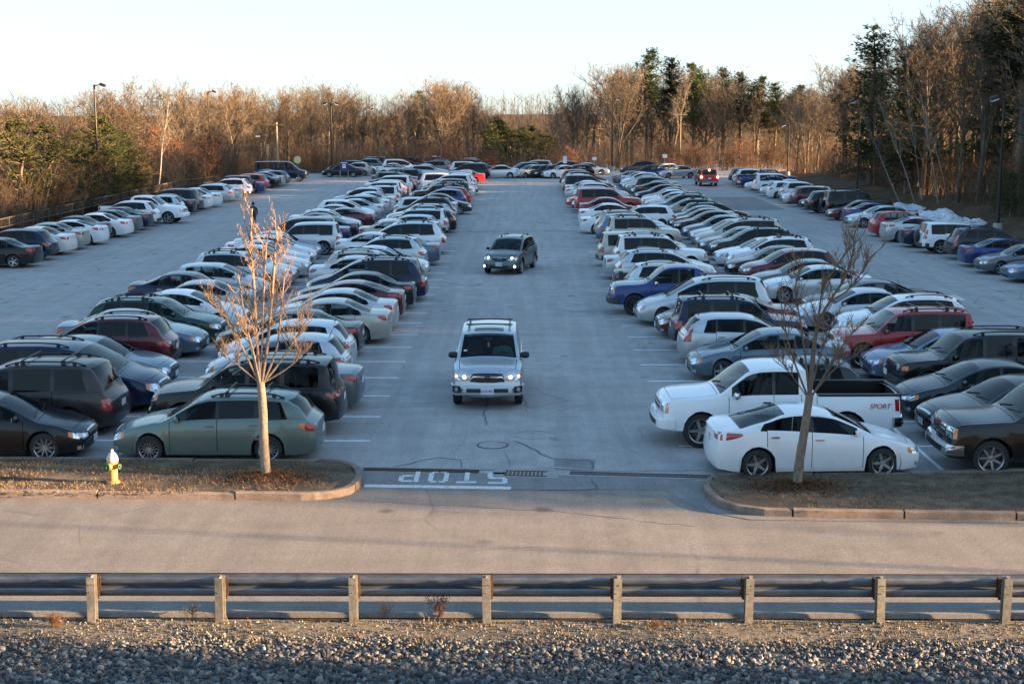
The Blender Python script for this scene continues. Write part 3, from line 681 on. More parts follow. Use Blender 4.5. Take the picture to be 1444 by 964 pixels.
def rockmat():
    m=mat('rock',(.2,.2,.2),.8); nt=m.node_tree; b=nt.nodes['Principled BSDF']; at=N(nt,'ShaderNodeNewGeometry')
    c=ramp(nt,at.outputs['Random Per Island'],[(0,(.02,.022,.026)),(.35,(.055,.058,.064)),(.6,(.10,.10,.10)),(.78,(.16,.145,.12)),(.93,(.30,.29,.28)),(1,(.09,.06,.04))])
    c=mix(nt,1,c,ramp(nt,world_noise(nt,45,5,.7),[(.3,.6),(.7,1.35)]),'MULTIPLY'); nt.links.new(c,b.inputs['Base Color'])
rockmat()
def bark(name,c1,c2,sc=6,sz=.25):
    m=mat(name,c1,.9,spec=.2); nt=m.node_tree; b=nt.nodes['Principled BSDF']
    tc=N(nt,'ShaderNodeTexCoord'); mp=N(nt,'ShaderNodeMapping'); mp.inputs['Scale'].default_value=(1,1,sz); nt.links.new(tc.outputs['Object'],mp.inputs[0])
    n=N(nt,'ShaderNodeTexNoise'); n.inputs['Scale'].default_value=sc; n.inputs['Detail'].default_value=7; n.inputs['Roughness'].default_value=.7; nt.links.new(mp.outputs[0],n.inputs['Vector'])
    oi=N(nt,'ShaderNodeObjectInfo'); hv=N(nt,'ShaderNodeMapRange'); nt.links.new(oi.outputs['Random'],hv.inputs[0]); hv.inputs[3].default_value=.52; hv.inputs[4].default_value=1.28  # random tone per object, widened to stand in for shading among the trees
    c=ramp(nt,n.outputs[0],[(.33,c1),(.66,c2)]); cm=N(nt,'ShaderNodeCombineColor'); 
    for k in range(3): nt.links.new(hv.outputs[0],cm.inputs[k])
    c=mix(nt,1,c,cm.outputs[0],'MULTIPLY'); nt.links.new(c,b.inputs['Base Color']); bump(nt,b,n.outputs[0],.5,.02); return m
bark('bark',(.07,.054,.04),(.22,.175,.13)); bark('twig',(.12,.078,.045),(.235,.165,.10)); bark('twig_red',(.14,.06,.032),(.26,.13,.075)); bark('twig_grey',(.11,.09,.068),(.22,.185,.14))
bark('birch_bark',(.12,.10,.085),(.42,.39,.35),9,.9); bark('young_bark',(.14,.11,.088),(.32,.26,.205),26,.5); bark('young_twig',(.24,.145,.09),(.42,.29,.19),20)
bark('needles',(.032,.055,.015),(.085,.115,.032),1.2,1); bark('needles_dark',(.014,.030,.012),(.04,.062,.02),1.2,1); bark('needles_yellow',(.035,.048,.012),(.085,.095,.025),1.2,1)
bark('dry_leaf',(.16,.07,.03),(.30,.16,.08),3,1); bark('timber',(.05,.042,.036),(.12,.10,.085),5); bark('utility_wood',(.20,.16,.11),(.38,.32,.24),5)
mat('pole_metal',(.018,.017,.017),.45,.3); mat('lamp_white',(.75,.78,.82),.25); mat('sign_yellow',(.80,.62,.33),.5); mat('sign_blue',(.015,.03,.16),.4); mat('sign_white',(.75,.76,.78),.4)
mat('hydrant_yellow',(.50,.235,.07),.55); mat('hydrant_silver',(.48,.45,.41),.5); mat('hydrant_green',(.02,.09,.03),.5); mat('grass_straw',(.20,.14,.075),.9)
mat('skin',(.42,.26,.19),.5); mat('hair',(.02,.014,.01),.6); mat('cloth_black',(.015,.015,.018),.9); mat('cloth_teal',(.05,.25,.22),.8); mat('denim',(.05,.07,.12),.9); mat('pack_grey',(.05,.055,.065),.8); mat('skin_leg',(.20,.16,.15),.8)
mat('lamp_on',(1,.85,.6),.3,emit=(1,.78,.55,1.3)); mat('lamp_cool',(1,1,1),.3,emit=(.9,.94,1,2)); mat('amber_on',(1,.4,.1),.3,emit=(1,.36,.10,1.6)); mat('brake_on',(1,.1,.03),.3,emit=(1,.10,.04,9)); mat('brick_tan',(.30,.22,.17),.9)

# ------------------------------------------------------------------ terrain
def sstep(a,b,x): return sm((x-a)/(b-a))
def terrain(x,y):
    z=-.05
    if x<-30.0: z-=2.2*sstep(-30.5,-42,x)*sstep(40,70,y)-.0
    if x>29.5 :
        n=sstep(23.1,25.2,y+(x-30)*.15)*(1-sstep(138,190,y)); z+=n*(1.2*sstep(29.5,36,x)+11.5*sstep(40,88,x)*(1-.5*sstep(92,118,y)))  # low bank at the edge; the high unseen hill is shaped to shade the lot
    if y>172: z-=1.5*sstep(172,230,y)
    if y<19.9: z+=.42*(19.9-y)/2*sstep(19.9,18.5,y)*0+max(0,(19.9-y))*.13
    if y<14: z=-.05+.77-(14-y)*.0
    return z
xs=sorted(set([-900,-500,-300,-200,-150]+[-120+4*i for i in range(22)]+[-32,-31,-30]+[-28+6*i for i in range(10)]+[28,29.5,31,33,35,37]+[40+2*i for i in range(26)]+[92+6*i for i in range(9)]+[160,200,300,500,900]))
ys=sorted(set([-60,-20,0,8,12,14,15,16,17,18,19,19.9,20.4,21]+[22+1*i for i in range(16)]+[38+4*i for i in range(56)]+[280,320,400,600,1000,2000]))
mb=MB(); nx,ny=len(xs),len(ys)
vs=[(x,y,terrain(x,y)+(0 if abs(x)<28 or abs(x)>200 else (mnoise.noise(Vector((x*.12,y*.12,0)))*.35*(1 if (x<-33 or x>32) else 0)))) for y in ys for x in xs]
fs=[(j*nx+i,j*nx+i+1,(j+1)*nx+i+1,(j+1)*nx+i) for j in range(ny-1) for i in range(nx-1)]
mb.add(vs,fs,0,True); tag(mb.obj('ground',['leaf_litter']),kind='structure')
def sheet(name,pts,z,matn,kind='structure',parent=None,noise_edge=0):
    mb=MB(); mb.add([(x,y,z) for x,y in pts],[tuple(range(len(pts)))])
    o=mb.obj(name,[matn],parent)
    if kind and not parent: tag(o,kind=kind)
    return o
lot=sheet('parking_lot',[(-29.6,27.5),(29.3,24.5),(29.3,171),(-29.6,171)],0,'asphalt_lot')
road=sheet('road',[(-200,21.25),(20,21.25),(30,20.2),(50,15),(80,7),(140,-9),(140,-2),(80,12),(50,19.3),(30,23.4),(22,25.2),(14,27.6),(5.2,28.9),(4.3,29.25),(.6,29.55),(-3.4,29.85),(-5,29.0),(-9,28.9),(-16,28.9),(-26,28.4),(-200,27.5)],.004,'asphalt_road')
sheet('side_road',[(-11,171),(-11,200),(60,200),(60,171)],0,'asphalt_lot')
# gravel verge
mb=MB(); n=60
for j,(y,z) in enumerate([(20.95,.0),(20.2,.02),(19.2,.10)]):
    pass
vs=[];rows=[(21.02,-.01),(20.7,.012),(20.2,.03),(19.6,.08),(18.9,.17),(16,.62)]
for y,z in rows:
    for i in range(n+1):
        x=-24+48*i/n; vs.append((x,y+ (mnoise.noise(Vector((x*.6,y,3)))*.12 if y<20.9 else 0),z+mnoise.noise(Vector((x*.8,y*2,0)))*.03))
mb.add(vs,[(j*(n+1)+i,(j+1)*(n+1)+i,(j+1)*(n+1)+i+1,j*(n+1)+i+1) for j in range(len(rows)-1) for i in range(n)],0,True)
tag(mb.obj('gravel_verge',['fine_gravel']),kind='structure')
def curb_strip():
    mb=MB(); vs=[];n=60
    for i in range(n+1):
        x=-60+120*i/n; 
        for y,z in((21.14,-.03),(21.15,.045),(21.18,.055),(21.22,.05),(21.27,.004)): vs.append((x,y,z))
    mb.add(vs,[(i*5+j,(i+1)*5+j,(i+1)*5+j+1,i*5+j+1) for i in range(n) for j in range(4)],0,True); return mb
tag(curb_strip().obj('asphalt_curb',['asphalt_light']),kind='structure')

# loose stones, numpy icosahedra
def stones(name,n,xr,yr,rr,zf,seed,matn='rock',flat=.75):
    rs=np.random.RandomState(seed); t=(1+5**.5)/2
    V0=np.array([(-1,t,0),(1,t,0),(-1,-t,0),(1,-t,0),(0,-1,t),(0,1,t),(0,-1,-t),(0,1,-t),(t,0,-1),(t,0,1),(-t,0,-1),(-t,0,1)],float); V0/=np.linalg.norm(V0[0])
    F0=np.array([(0,11,5),(0,5,1),(0,1,7),(0,7,10),(0,10,11),(1,5,9),(5,11,4),(11,10,2),(10,7,6),(7,1,8),(3,9,4),(3,4,2),(3,2,6),(3,6,8),(3,8,9),(4,9,5),(2,4,11),(6,2,10),(8,6,7),(9,8,1)])
    P=np.stack([rs.uniform(*xr,n),yr[0]+(yr[1]-yr[0])*rs.uniform(0,1,n)**1.15],1); R=rr[0]+(rr[1]-rr[0])*rs.uniform(0,1,n)**1.4
    if rr[1]>.05: R*=np.interp(P[:,1],[19.4,20.1],[1,.45])*(1+.3*(rs.uniform(0,1,n)>.97))
    vs=np.zeros((n,12,3))
    for i in range(n):
        a,b,c=rs.uniform(0,2*PI,3); Rm=np.array(Matrix.Rotation(a,3,'X')@Matrix.Rotation(b,3,'Y')@Matrix.Rotation(c,3,'Z'))
        v=V0*rs.uniform(.72,1.25,(12,1))*np.array([1,rs.uniform(.6,1),rs.uniform(.5,.9)]); v=v@Rm.T*R[i]
        vs[i]=v+np.array([P[i,0],P[i,1],zf(P[i,0],P[i,1])+R[i]*.25])
    fs=(F0[None]+np.arange(n)[:,None,None]*12).reshape(-1,3)
    me=bpy.data.meshes.new(name); me.from_pydata(vs.reshape(-1,3).tolist(),[],fs.tolist()); me.materials.append(M[matn]); me.update()
    o=bpy.data.objects.new(name,me); COL.objects.link(o); return o
vz=lambda x,y: float(np.interp(y,[16,18.9,19.6,20.2,20.7,21],[.62,.17,.08,.03,.012,0]))
tag(stones('crushed_stone',15500,(-9.5,9.5),(17.4,20.15),(.015,.066),vz,1),'bed of broken grey crushed stone below the guardrail','gravel',kind='stuff')
tag(stones('pebble_gravel',9000,(-10,10),(19.3,20.95),(.008,.026),vz,2),'fine brown gravel at the foot of the guardrail posts','gravel',kind='stuff')

# ------------------------------------------------------------------ painted lines
def line(name,x0,y0,x1,y1,w,matn,parent,z=.0085):
    d=Vector((x1-x0,y1-y0,0)).normalized(); p=Vector((-d.y,d.x,0))*w/2
    mb=MB(); a=Vector((x0,y0,z)); b=Vector((x1,y1,z)); mb.add([a-p,b-p,b+p,a+p],[(0,1,2,3)]); return mb.obj(name,[matn],parent)
for k in range(0,47):
    y=32.9+2.66*k; wn='line_paint' if k<18 else 'line_worn'
    line('stall_line',-3.55,y,-14.65,y,.12,wn,lot)
    line('stall_line',3.72,y-.5,14.8,y-.45,.12,wn,lot)
    if k>6: line('stall_line',-23.1,y-.5,-28.7,y-.5,.12,'line_worn',lot); line('stall_line',21.15,y,26.7,y,.12,'line_worn',lot)
line('centre_line',-9.1,31.2,-9.1,155,.10,'line_worn',lot,.0125); line('centre_line',9.22,30.2,9.22,155,.10,'line_paint',lot,.0125)
# stop bar and stencil letters (read by drivers leaving, upside down to us)
def G(px,py,z=0.0):
    """ground point seen at a pixel of the 1444x964 photograph"""
    Zc=2005*(CAMH-z)*1.0135/(py-152.0); return ((px-733)*Zc/2005,(Zc-CAMH*.1625)/.9867)
a,b=G(514,685.5),G(721,688.5); line('stop_line',a[0],a[1],b[0],b[1],.22,'stop_paint',road,.0125)
LET={'S':[(.05,0,.9,.15),(.74,.08,1,.46),(.1,.425,.9,.575),(0,.54,.26,.92),(.1,.85,.95,1)],'T':[(0,.85,1,1),(.38,0,.62,.78)],'O':[(0,.14,.24,.86),(.76,.14,1,.86),(.12,0,.44,.15),(.56,0,.88,.15),(.12,.85,.44,1),(.56,.85,.88,1)],'P':[(0,0,.24,1),(.30,.85,.85,1),(.30,.40,.85,.55),(.76,.48,1,.92)]}
for ch,(px,py) in zip('STOP',[(702,674.5),(659,673.5),(619,673),(578,672)]):
    cx,cy=G(px,py); mb=MB(); w,h=.43,.95
    rnd=[]
    for (x0,y0,x1,y1) in LET[ch]:
        q=[(x0,y0),(x1,y0),(x1,y1),(x0,y1)]; z=.0125+.0005*len(rnd); rnd.append(1)
        mb.add([(cx-(u-.5)*w,cy-(v-.5)*h,z) for u,v in q],[(0,1,2,3)])
    mb.obj('road_letter',['stop_paint'],road)
# patches, tar lines, salt ring, manhole
sheet('asphalt_patch',[G(505,663),G(690,668),G(975,674),G(1000,690),G(990,718),G(960,705),G(940,690),G(845,690),G(720,692),G(515,690)],.0085,'asphalt_patch')
sheet('asphalt_patch',[G(782,648),G(840,648),G(838,664),G(782,662)],.0045,'asphalt_patch')
sheet('asphalt_patch',[G(1000,278),G(1062,278),G(1108,296),G(1010,297)],.0045,'asphalt_patch')
sheet('asphalt_patch',[G(1000,690),G(1012,716),G(1075,728),G(1444,733),G(1600,735),G(1600,738),G(1060,733),G(1000,722),G(978,700)],.013,'asphalt_patch')
def wiggle(name,pts,w,matn,z=.009,amp=.06,step=.25):
    mb=MB(); P=[]
    for a,b in zip(pts[:-1],pts[1:]):
        A,B=Vector((*a,0)),Vector((*b,0)); n=max(2,int((B-A).length/step))
        for i in range(n): P.append(A.lerp(B,i/n))
    P.append(Vector((*pts[-1],0))); rr=random.Random(len(pts)*7+int(pts[0][0]*10))
    P=[p+Vector((rr.uniform(-amp,amp),rr.uniform(-amp,amp),0)) for p in P]; vs=[]
    for i,p in enumerate(P):
        d=(P[min(i+1,len(P)-1)]-P[max(i-1,0)]).normalized(); ww=w*rr.uniform(.4,1.2)/2; q=Vector((-d.y,d.x,0))*ww
        vs+=[(p-q)+Vector((0,0,z)),(p+q)+Vector((0,0,z))]
    mb.add(vs,[(2*i,2*i+2,2*i+3,2*i+1) for i in range(len(P)-1)]); o=mb.obj(name,[matn]); tag(o,kind='structure'); return o
wiggle('pavement_crack',[G(726,622),G(745,631),G(782,647),G(832,648),G(834,662)],.055,'crack_seal')
wiggle('pavement_crack',[G(651,664),G(653,648),G(620,645),G(560,658)],.035,'crack_seal')
wiggle('pavement_crack',[G(688,600),G(683,585),G(690,560)],.03,'crack_seal')
wiggle('pavement_crack',[G(838,676),G(842,690),G(800,692),G(722,690)],.04,'crack_seal',.0165)
wiggle('pavement_crack',[G(470,704),G(640,713),G(800,722),G(980,742)],.022,'crack_seal',.009)
wiggle('pavement_crack',[G(660,327),G(740,326.5),G(838,326)],.22,'crack_seal',.009,.1,1.0)
wiggle('pavement_crack',[G(310,326),G(370,325),G(400,322)],.3,'crack_seal',.009,.15,1.0)
wiggle('salt_streak',[G(1000,662),G(900,664),G(820,662),G(760,658)],.09,'salt_mark',.009,.05)
wiggle('salt_streak',[G(640,640),G(645,628),G(655,620)],.06,'salt_mark',.009,.05,.1)
c=G(755,613); pts=[(c[0]+.55*math.cos(a),c[1]+.42*math.sin(a)) for a in [2*PI*i/24 for i in range(25)]]
wiggle('salt_streak',pts,.05,'salt_mark',.009,.03,.1)
c=G(695,627.5); mh=MB(); mh.lathe([(.37,.004),(.37,.009),(.335,.010),(.33,.006)],32,c=(c[0],c[1],0),mi=0); mh.lathe([(.33,.0085),(0,.0085)],32,c=(c[0],c[1],0),mi=1)
tag(mh.obj('manhole_cover',['rust_iron','asphalt_lot']),'round iron manhole cover set in the asphalt before the drain','manhole cover')
# trench drain and catch basin
def drain_at(px0,py0,px1,py1,name,label,barpitch,w,seg):
    a=Vector((*G(px0,py0),0)); b=Vector((*G(px1,py1),0)); d=(b-a); L_=d.length; ang=math.atan2(d.y,d.x)
    r=empty(name,a,ang); tag(r,label,'drain')
    mb=MB(); mb.box((L_/2,w/2+.03,.012),(L_,.045,.02)); mb.box((L_/2,-w/2-.03,.012),(L_,.045,.02)); mb.obj('frame',['rust_iron'],r)
    mb=MB(); mb.add([(0,-w/2,.006),(L_,-w/2,.006),(L_,w/2,.006),(0,w/2,.006)],[(0,1,2,3)]); mb.obj('channel',['under_black'],r)
    bm_=MB(); bm_.box((0,0,.014),(barpitch*.45,w,.014)); me=bm_.mesh('grate_bar',['rust_iron'])
    for i in range(int(L_/barpitch)):
        o=bpy.data.objects.new('grate_bar',me); COL.objects.link(o); o.parent=r; o.location=((i+.5)*barpitch,0,0)
    return r
drain_at(513,662.3,676,665,'trench_drain','narrow rusty trench drain with bars in front of the stop letters',.045,.12,1)
drain_at(804,667,1002,672.5,'trench_drain','long rusty trench drain running right from the catch basin',.05,.13,1)
a,b=G(697,664),G(787,667.5); sheet('concrete_pad',[G(697,660),G(786,662),G(788,675),G(694,672)],.0125,'concrete')
drain_at(712,667.5,772,668.8,'catch_basin','square catch basin with wide iron bars in a concrete pad',.085,.34,1)
sheet('concrete_pad',[G(500,657.5),G(697,661),G(697,663),G(500,660)],.0105,'concrete'); sheet('concrete_pad',[G(786,664),G(1010,669),G(1005,676),G(786,670.5)],.0105,'concrete')

# ------------------------------------------------------------------ planted islands with granite kerb stones
def island(name,outline,label,joints,earth):
    r=empty(name,(outline[0][0],outline[0][1],0)); tag(r,kind='structure')
    o0=Vector((outline[0][0],outline[0][1],0)); P=[Vector((*p,0))-o0 for p in outline]
    # walk the perimeter
    L_=[0]
    for i in range(len(P)-1): L_.append(L_[-1]+(P[i+1]-P[i]).length)
    def at(s):
        for i in range(len(P)-1):
            if s<=L_[i+1]+1e-6: return P[i].lerp(P[i+1],(s-L_[i])/max(1e-6,L_[i+1]-L_[i])),i
        return P[-1],len(P)-2
    cen=sum(P,Vector())/len(P)
    def offs(i):
        d0=(P[min(i+1,len(P)-1)]-P[max(i-1,0)]).normalized(); n=Vector((-d0.y,d0.x,0)); return n if n.dot(cen-P[i])>0 else -n
    inner=[P[i]+offs(i)*.14 for i in range(len(P))]
    def ati(s):
        for i in range(len(P)-1):
            if s<=L_[i+1]+1e-6: return inner[i].lerp(inner[i+1],(s-L_[i])/max(1e-6,L_[i+1]-L_[i]))
        return inner[-1]
    s=0; tot=L_[-1]; rr=random.Random(3)
    while s<tot-.2:
        ln=rr.uniform(*joints); e=min(tot,s+ln); n=max(1,int((e-s)/.25)); mb=MB(); vs=[]
        dz=rr.uniform(-.018,.018)
        for i in range(n+1):
            q=s+.018+(e-s-.036)*i/n; a,_=at(q); b=ati(q); v=(a-b)*.12
            for p,z in((a,-.02),(a,.132+dz),(a-v,.15+dz),(b,.15+dz),(b,.05)): vs.append((p.x,p.y,z))
        fs=[(i*5+j,(i+1)*5+j,(i+1)*5+j+1,i*5+j+1) for i in range(n) for j in range(4)]+[(0,1,2,3,4),tuple(n*5+j for j in(4,3,2,1,0))]
        mb.add(vs,fs,0,False); mb.obj('kerb_stone',['granite'],r); s=e
    # soil sheet with relief
    mb=MB(); x0=min(p.x for p in inner); x1=max(p.x for p in inner); y0=min(p.y for p in inner); y1=max(p.y for p in inner)
    fsr=[]; vs=[]; nx=int((x1-x0)/.16); ny=max(10,int((y1-y0)/.16)); idx={}
    def inside(x,y):
        c=False; n=len(inner)
        for i in range(n):
            a,b=inner[i],inner[(i+1)%n]
            if (a.y>y)!=(b.y>y) and x<(b.x-a.x)*(y-a.y)/(b.y-a.y)+a.x: c=not c
        return c
    for j in range(ny+1):
        for i in range(nx+1):
            x=x0+(x1-x0)*i/nx; y=y0+(y1-y0)*j/ny; idx[(i,j)]=len(vs)
            vs.append((x,y,earth(x+o0.x,y+o0.y)))
    for j in range(ny):
        for i in range(nx):
            cx=(x0+(x1-x0)*(i+.5)/nx); cy=(y0+(y1-y0)*(j+.5)/ny)
            if inside(cx,cy): fsr.append((idx[i,j],idx[i+1,j],idx[i+1,j+1],idx[i,j+1]))
    used=sorted({i for f in fsr for i in f}); mp={k:j for j,k in enumerate(used)}
    mb.add([vs[i] for i in used],[tuple(mp[i] for i in f) for f in fsr],0,True); mb.obj('soil',['dead_grass'],r)
    # flat border under soil so nothing gapes
    mb=MB(); mb.add([(p.x,p.y,.10) for p in inner],[tuple(range(len(inner)))] if True else []); mb.obj('soil_base',['dead_grass'],r)
    return r
def arc(pts): return pts
TREE1=G(376,672,.15); TREE2=G(1123,684,.15)
def earth(cx,cy):
    def f(x,y):
        d=math.hypot(x-cx,(y-cy)*1.0); return .125+.10*max(0,1-d/.75)+mnoise.noise(Vector((x*2.1,y*2.1,0)))*.025+mnoise.noise(Vector((x*7,y*7,2)))*.03
    return f
Z=.15
L1=[(-26,30.9),(-18,30.85),(-12,30.78),G(440,656),G(478,657),G(498,661),G(509,668),G(512,678),G(508,689),G(494,698),G(470,703.5),G(435,706.5),G(300,705),G(150,704),G(0,703),(-18,27.55),(-26,27.6)]
ISL1=island('planted_island',L1,'',(2.4,3.0),earth(*TREE1))
R1=[(26,30.0),(18,30.0),(12,30.0),G(1300,673.5),G(1150,673),G(1050,672.5),G(1012,675),G(995,681),G(990,690),G(997,703),G(1012,714),G(1040,723),G(1076,727.5),G(1140,729.5),G(1270,731.5),G(1380,733),G(1444,734),(13,25.75),(18,25.6),(26,25.4)]
ISL2=island('planted_island',R1,'',(.9,2.6),earth(*TREE2))
# dead grass tufts and fallen leaves on the islands
def tufts(name,n,region,h,seed,matn,label,cat,zf,lean=.6,wd=.006):
    rs=random.Random(seed); mb=MB(); c=0
    while c<n:
        p=region(rs)
        if p is None: continue
        c+=1; x,y=p; z=zf(x,y); a=rs.uniform(0,2*PI); l=rs.uniform(.4,1)*h; le=rs.uniform(.2,1)*lean*l
        w=wd; px,py=-math.sin(a)*w,math.cos(a)*w
        mb.add([(x-px,y-py,z-.01),(x+px,y+py,z-.01),(x+math.cos(a)*le,y+math.sin(a)*le,z+l)],[(0,1,2)])
    o=mb.obj(name,[matn]); return tag(o,label,cat,kind='stuff')
def reg1(rs):
    x=rs.uniform(-14,-4.0); y=rs.uniform(27.75,30.5)
    if mnoise.noise(Vector((x*.9,y*1.5,5)))+rs.uniform(-.5,.5)<.0: return None
    return (x,y) if (x<-4.6 or abs(y-29.2)<.9) else None
def reg2(rs):
    x=rs.uniform(4.9,13); y=rs.uniform(26.5,29.6)
    if mnoise.noise(Vector((x*.9,y*1.5,9)))+rs.uniform(-.4,.4)<.1: return None
    return (x,y) if x>5.4 or y>27.5 else None
tufts('dead_grass',6500,reg1,.055,11,'grass_straw','straw coloured dead grass on the sunlit left island','grass',lambda x,y:.14,1.5,.008)
tufts('dead_grass',3500,reg2,.05,12,'grass_straw','thin dead grass on the shaded right island','grass',lambda x,y:.135,1.4,.008)
def rmul(t):
    def f(rs):
        a=rs.uniform(0,2*PI); r=abs(rs.gauss(0,.42)); return (t[0]+r*math.cos(a)*1.5,t[1]+r*math.sin(a)*.9) if r<1.1 else None
    return f
for q,lb in ((TREE1,'mulch and dry leaves heaped round the sunlit young tree'),(TREE2,'mulch and dry leaves heaped round the shaded young tree')):
    tufts('fallen_leaves',3600,rmul(q),.05,int(q[0])+40,'dry_leaf',lb,'leaves',lambda x,y,q=q:.14+.10*max(0,1-math.hypot(x-q[0],y-q[1])/.75),2.2,.016)
def rveg(rs):
    x=rs.uniform(-9.5,9.5); y=rs.uniform(19.6,20.95)
    return (x,y) if mnoise.noise(Vector((x*1.2,y*2,7)))>.18 else None
tufts('roadside_weeds',1600,rveg,.10,13,'grass_straw','sparse dry grass in the gravel beside the guardrail','grass',vz,1.0,.004)
def clump(x,y,h,n,seed,label,name='dry_weed'):
    rs=random.Random(seed); mb=MB()
    for i in range(n):
        a=rs.uniform(0,2*PI); t=rs.uniform(0,.5)*h; l=rs.uniform(.5,1)*h; p0=Vector((x+rs.gauss(0,.05),y+rs.gauss(0,.04),vz(x,y)-.01)); p1=p0+Vector((math.cos(a)*t,math.sin(a)*t*.5,l))
        mb.tube([p0,p0.lerp(p1,.5)+Vector((0,0,.02)),p1],[.004,.003,.002],3,cap=False)
        for k in range(5):
            q=p0.lerp(p1,rs.uniform(.4,1)); b=rs.uniform(0,2*PI); r=q+Vector((math.cos(b)*.07,math.sin(b)*.05,rs.uniform(.01,.07))); mb.tube([q,r],[.002,.002],3,cap=False); mb.box(r,(.012,.012,.012))
    return tag(mb.obj(name,['dry_leaf']),label,'weed')
for i,(px,py,h,n,lb) in enumerate([(620,868,.42,26,'feathery dry weed clump behind the rail right of the third post'),(272,872,.2,8,'small dry weed between second and third guardrail posts'),(545,868,.22,8,'low dry weed just right of the third guardrail post'),(80,888,.25,22,'reddish dead weed tuft at the edge of the crushed stone'),(925,886,.13,10,'tiny dead weed in the gravel near the fifth post')]):
    x,y=G(px,py); clump(x,y,h,n,i+5,lb)

# ------------------------------------------------------------------ guardrail
def guardrail():
    r=empty('guardrail',(0,20.9,-.01)); r.scale=(1,1,.90); tag(r,'galvanised steel guardrail on posts between road and gravel','guardrail')
    prof=[(.0,.77),(-.02,.755),(-.02,.735),(.055,.70),(.06,.685),(.06,.625),(.055,.61),(-.015,.575),(-.02,.56),(-.02,.545),(.055,.51),(.06,.495),(.06,.435),(.055,.42),(-.02,.385),(-.02,.37),(.0,.355)]
    prof=[(-y*1.05+.0,z) for y,z in prof]
    x=-11.5; L_=4.06; i=0
    while x<12:
        mb=MB(); vs=[]; off=.004*(i%2)
        for xx in (x-.05,x+L_+.25):
            for y,z in prof: vs.append((xx,.27+y+off,z))
        n=len(prof); mb.add(vs,[(j,j+1,n+j+1,n+j) for j in range(n-1)],0,True); mb.obj('rail_beam',['galvanised'],r); x+=L_; i+=1
    pm=MB(); # H section post
    pm.box((-.0,0,.36),(.012,.14,.9)); pm.box((0,-.075,.36),(.122,.012,.9)); pm.box((0,.075,.36),(.122,.012,.9)); pme=pm.mesh('post',['post_steel'])
    bk=MB(); bk.box((0,.145,.56),(.012,.11,.36)); bk.box((.0,.09,.56),(.12,.012,.36)); bk.box((.0,.195,.56),(.12,.012,.36)); bk.box((.0,.145,.745),(.115,.11,.012)); bme=bk.mesh('block_out',['rust_iron'])
    bt=MB(); 
    bt.lathe([(0,-.008),(.012,-.008),(.012,0)],6,'y'); btm=bt.mesh('bolt',['chrome'])
    for i,px in enumerate([-60,127,309,498,687,871,1057,1243,1420,1610]):
        xx=(px-733)*21.75/2005; rs=random.Random(i)
        o=bpy.data.objects.new('post',pme); COL.objects.link(o); o.parent=r; o.location=(xx,0,0); o.rotation_euler=(rs.uniform(-.015,.015),rs.uniform(-.015,.015),rs.uniform(-.06,.06))
        b=bpy.data.objects.new('block_out',bme); COL.objects.link(b); b.parent=r; b.location=(xx+(.03 if i<5 else -.03)*1,0,0)
        for dx,z in((.02,.69),(-.02,.55)):
            c=bpy.data.objects.new('bolt',btm); COL.objects.link(c); c.parent=r; c.location=(xx+dx,-.0815,z)
guardrail()

# ------------------------------------------------------------------ street furniture
def lamp_post(x,y,h,label,heads=(1,),zb=0,cat='lamp post',grp='lamp posts round the lot'):
    r=empty('lamp_post',(x,y,zb)); tag(r,label,cat,grp)
    mb=MB(); mb.tube([(0,0,0),(0,0,h*.5),(0,0,h)],[.10,.085,.07],10); mb.obj('pole',['pole_metal'],r)
    mb=MB(); mb.lathe([(.28,0),(.28,.55),(.25,.6),(0,.6)],16); mb.obj('footing',['concrete'],r)
    for s in heads:
        mb=MB(); mb.tube([(0,0,h-.15),(s*.25,0,h-.05),(s*.5,0,h)],.04,6); mb.obj('arm',['pole_metal'],r)
        rt=Matrix.Rotation(s*math.radians(20),3,'Y'); mb=MB(); mb.box((s*.68,-.02,h-.02),(.5,.4,.2),0,rt,.8); hd=mb.obj('lamp_head',['pole_metal'],r)
        mb=MB(); mb.box((s*.62,-.04,h-.15),(.44,.38,.05),0,rt); mb.obj('lens',['lamp_white'],hd)
    return r
LP=[(140,115,9.6,(1,),'tall black lamp post by the fence, nearest on the left'),(297,163,9.6,(1,),'second black lamp post along the left fence'),(468.5,168,8.3,(-1,1),'black lamp post beside the blue sign'),(533,200,7.6,(-1,),'black lamp post before the sunlit bare trees'),(615,215,6.4,(1,),'thin lamp post left of the pale utility pole'),(1405,90,8.4,(-1,),'tall black lamp post nearest on the right by the snow'),(1207.5,128,8.4,(-1,),'second lamp post on the right beside the leaning birches'),(1110,163,5.9,(-1,),'third lamp post on the right by the far wood'),(863,178,8.9,(1,),'lamp post standing behind the far right rows'),(838,235,4.6,(1,),'small distant lamp post in the centre gap')]
for px,Y,h,hd,lb in LP: lamp_post((px-733)*(Y*.9867+1.27)/2005,Y,h,lb,hd)
lamp_post(40,18.6,9,'lamp post beside the road outside the right edge',(1,)).scale=(.55,.55,1)
def upole(px,Y,h,arm,label):
    x=(px-733)*(Y*.9867+1.27)/2005; r=empty('utility_pole',(x,Y,0)); tag(r,label,'utility pole')
    mb=MB(); mb.tube([(0,0,-.5),(0,0,h)],[.16,.11],8); mb.obj('pole',['utility_wood'],r)
    mb=MB(); mb.box((0,-.12,h-.3),(1.7,.1,.12)); mb.obj('cross_arm',['utility_wood'],r)
    if arm:
        mb=MB(); mb.tube([(0,0,h-2.2),(-1.2,-.3,h-1.8),(-2.1,-.4,h-1.7)],.04,5); mb.obj('lamp_arm',['pole_metal'],r); mb=MB(); mb.box((-2.3,-.4,h-1.72),(.5,.25,.14)); mb.obj('lamp_head',['lamp_white'],r)
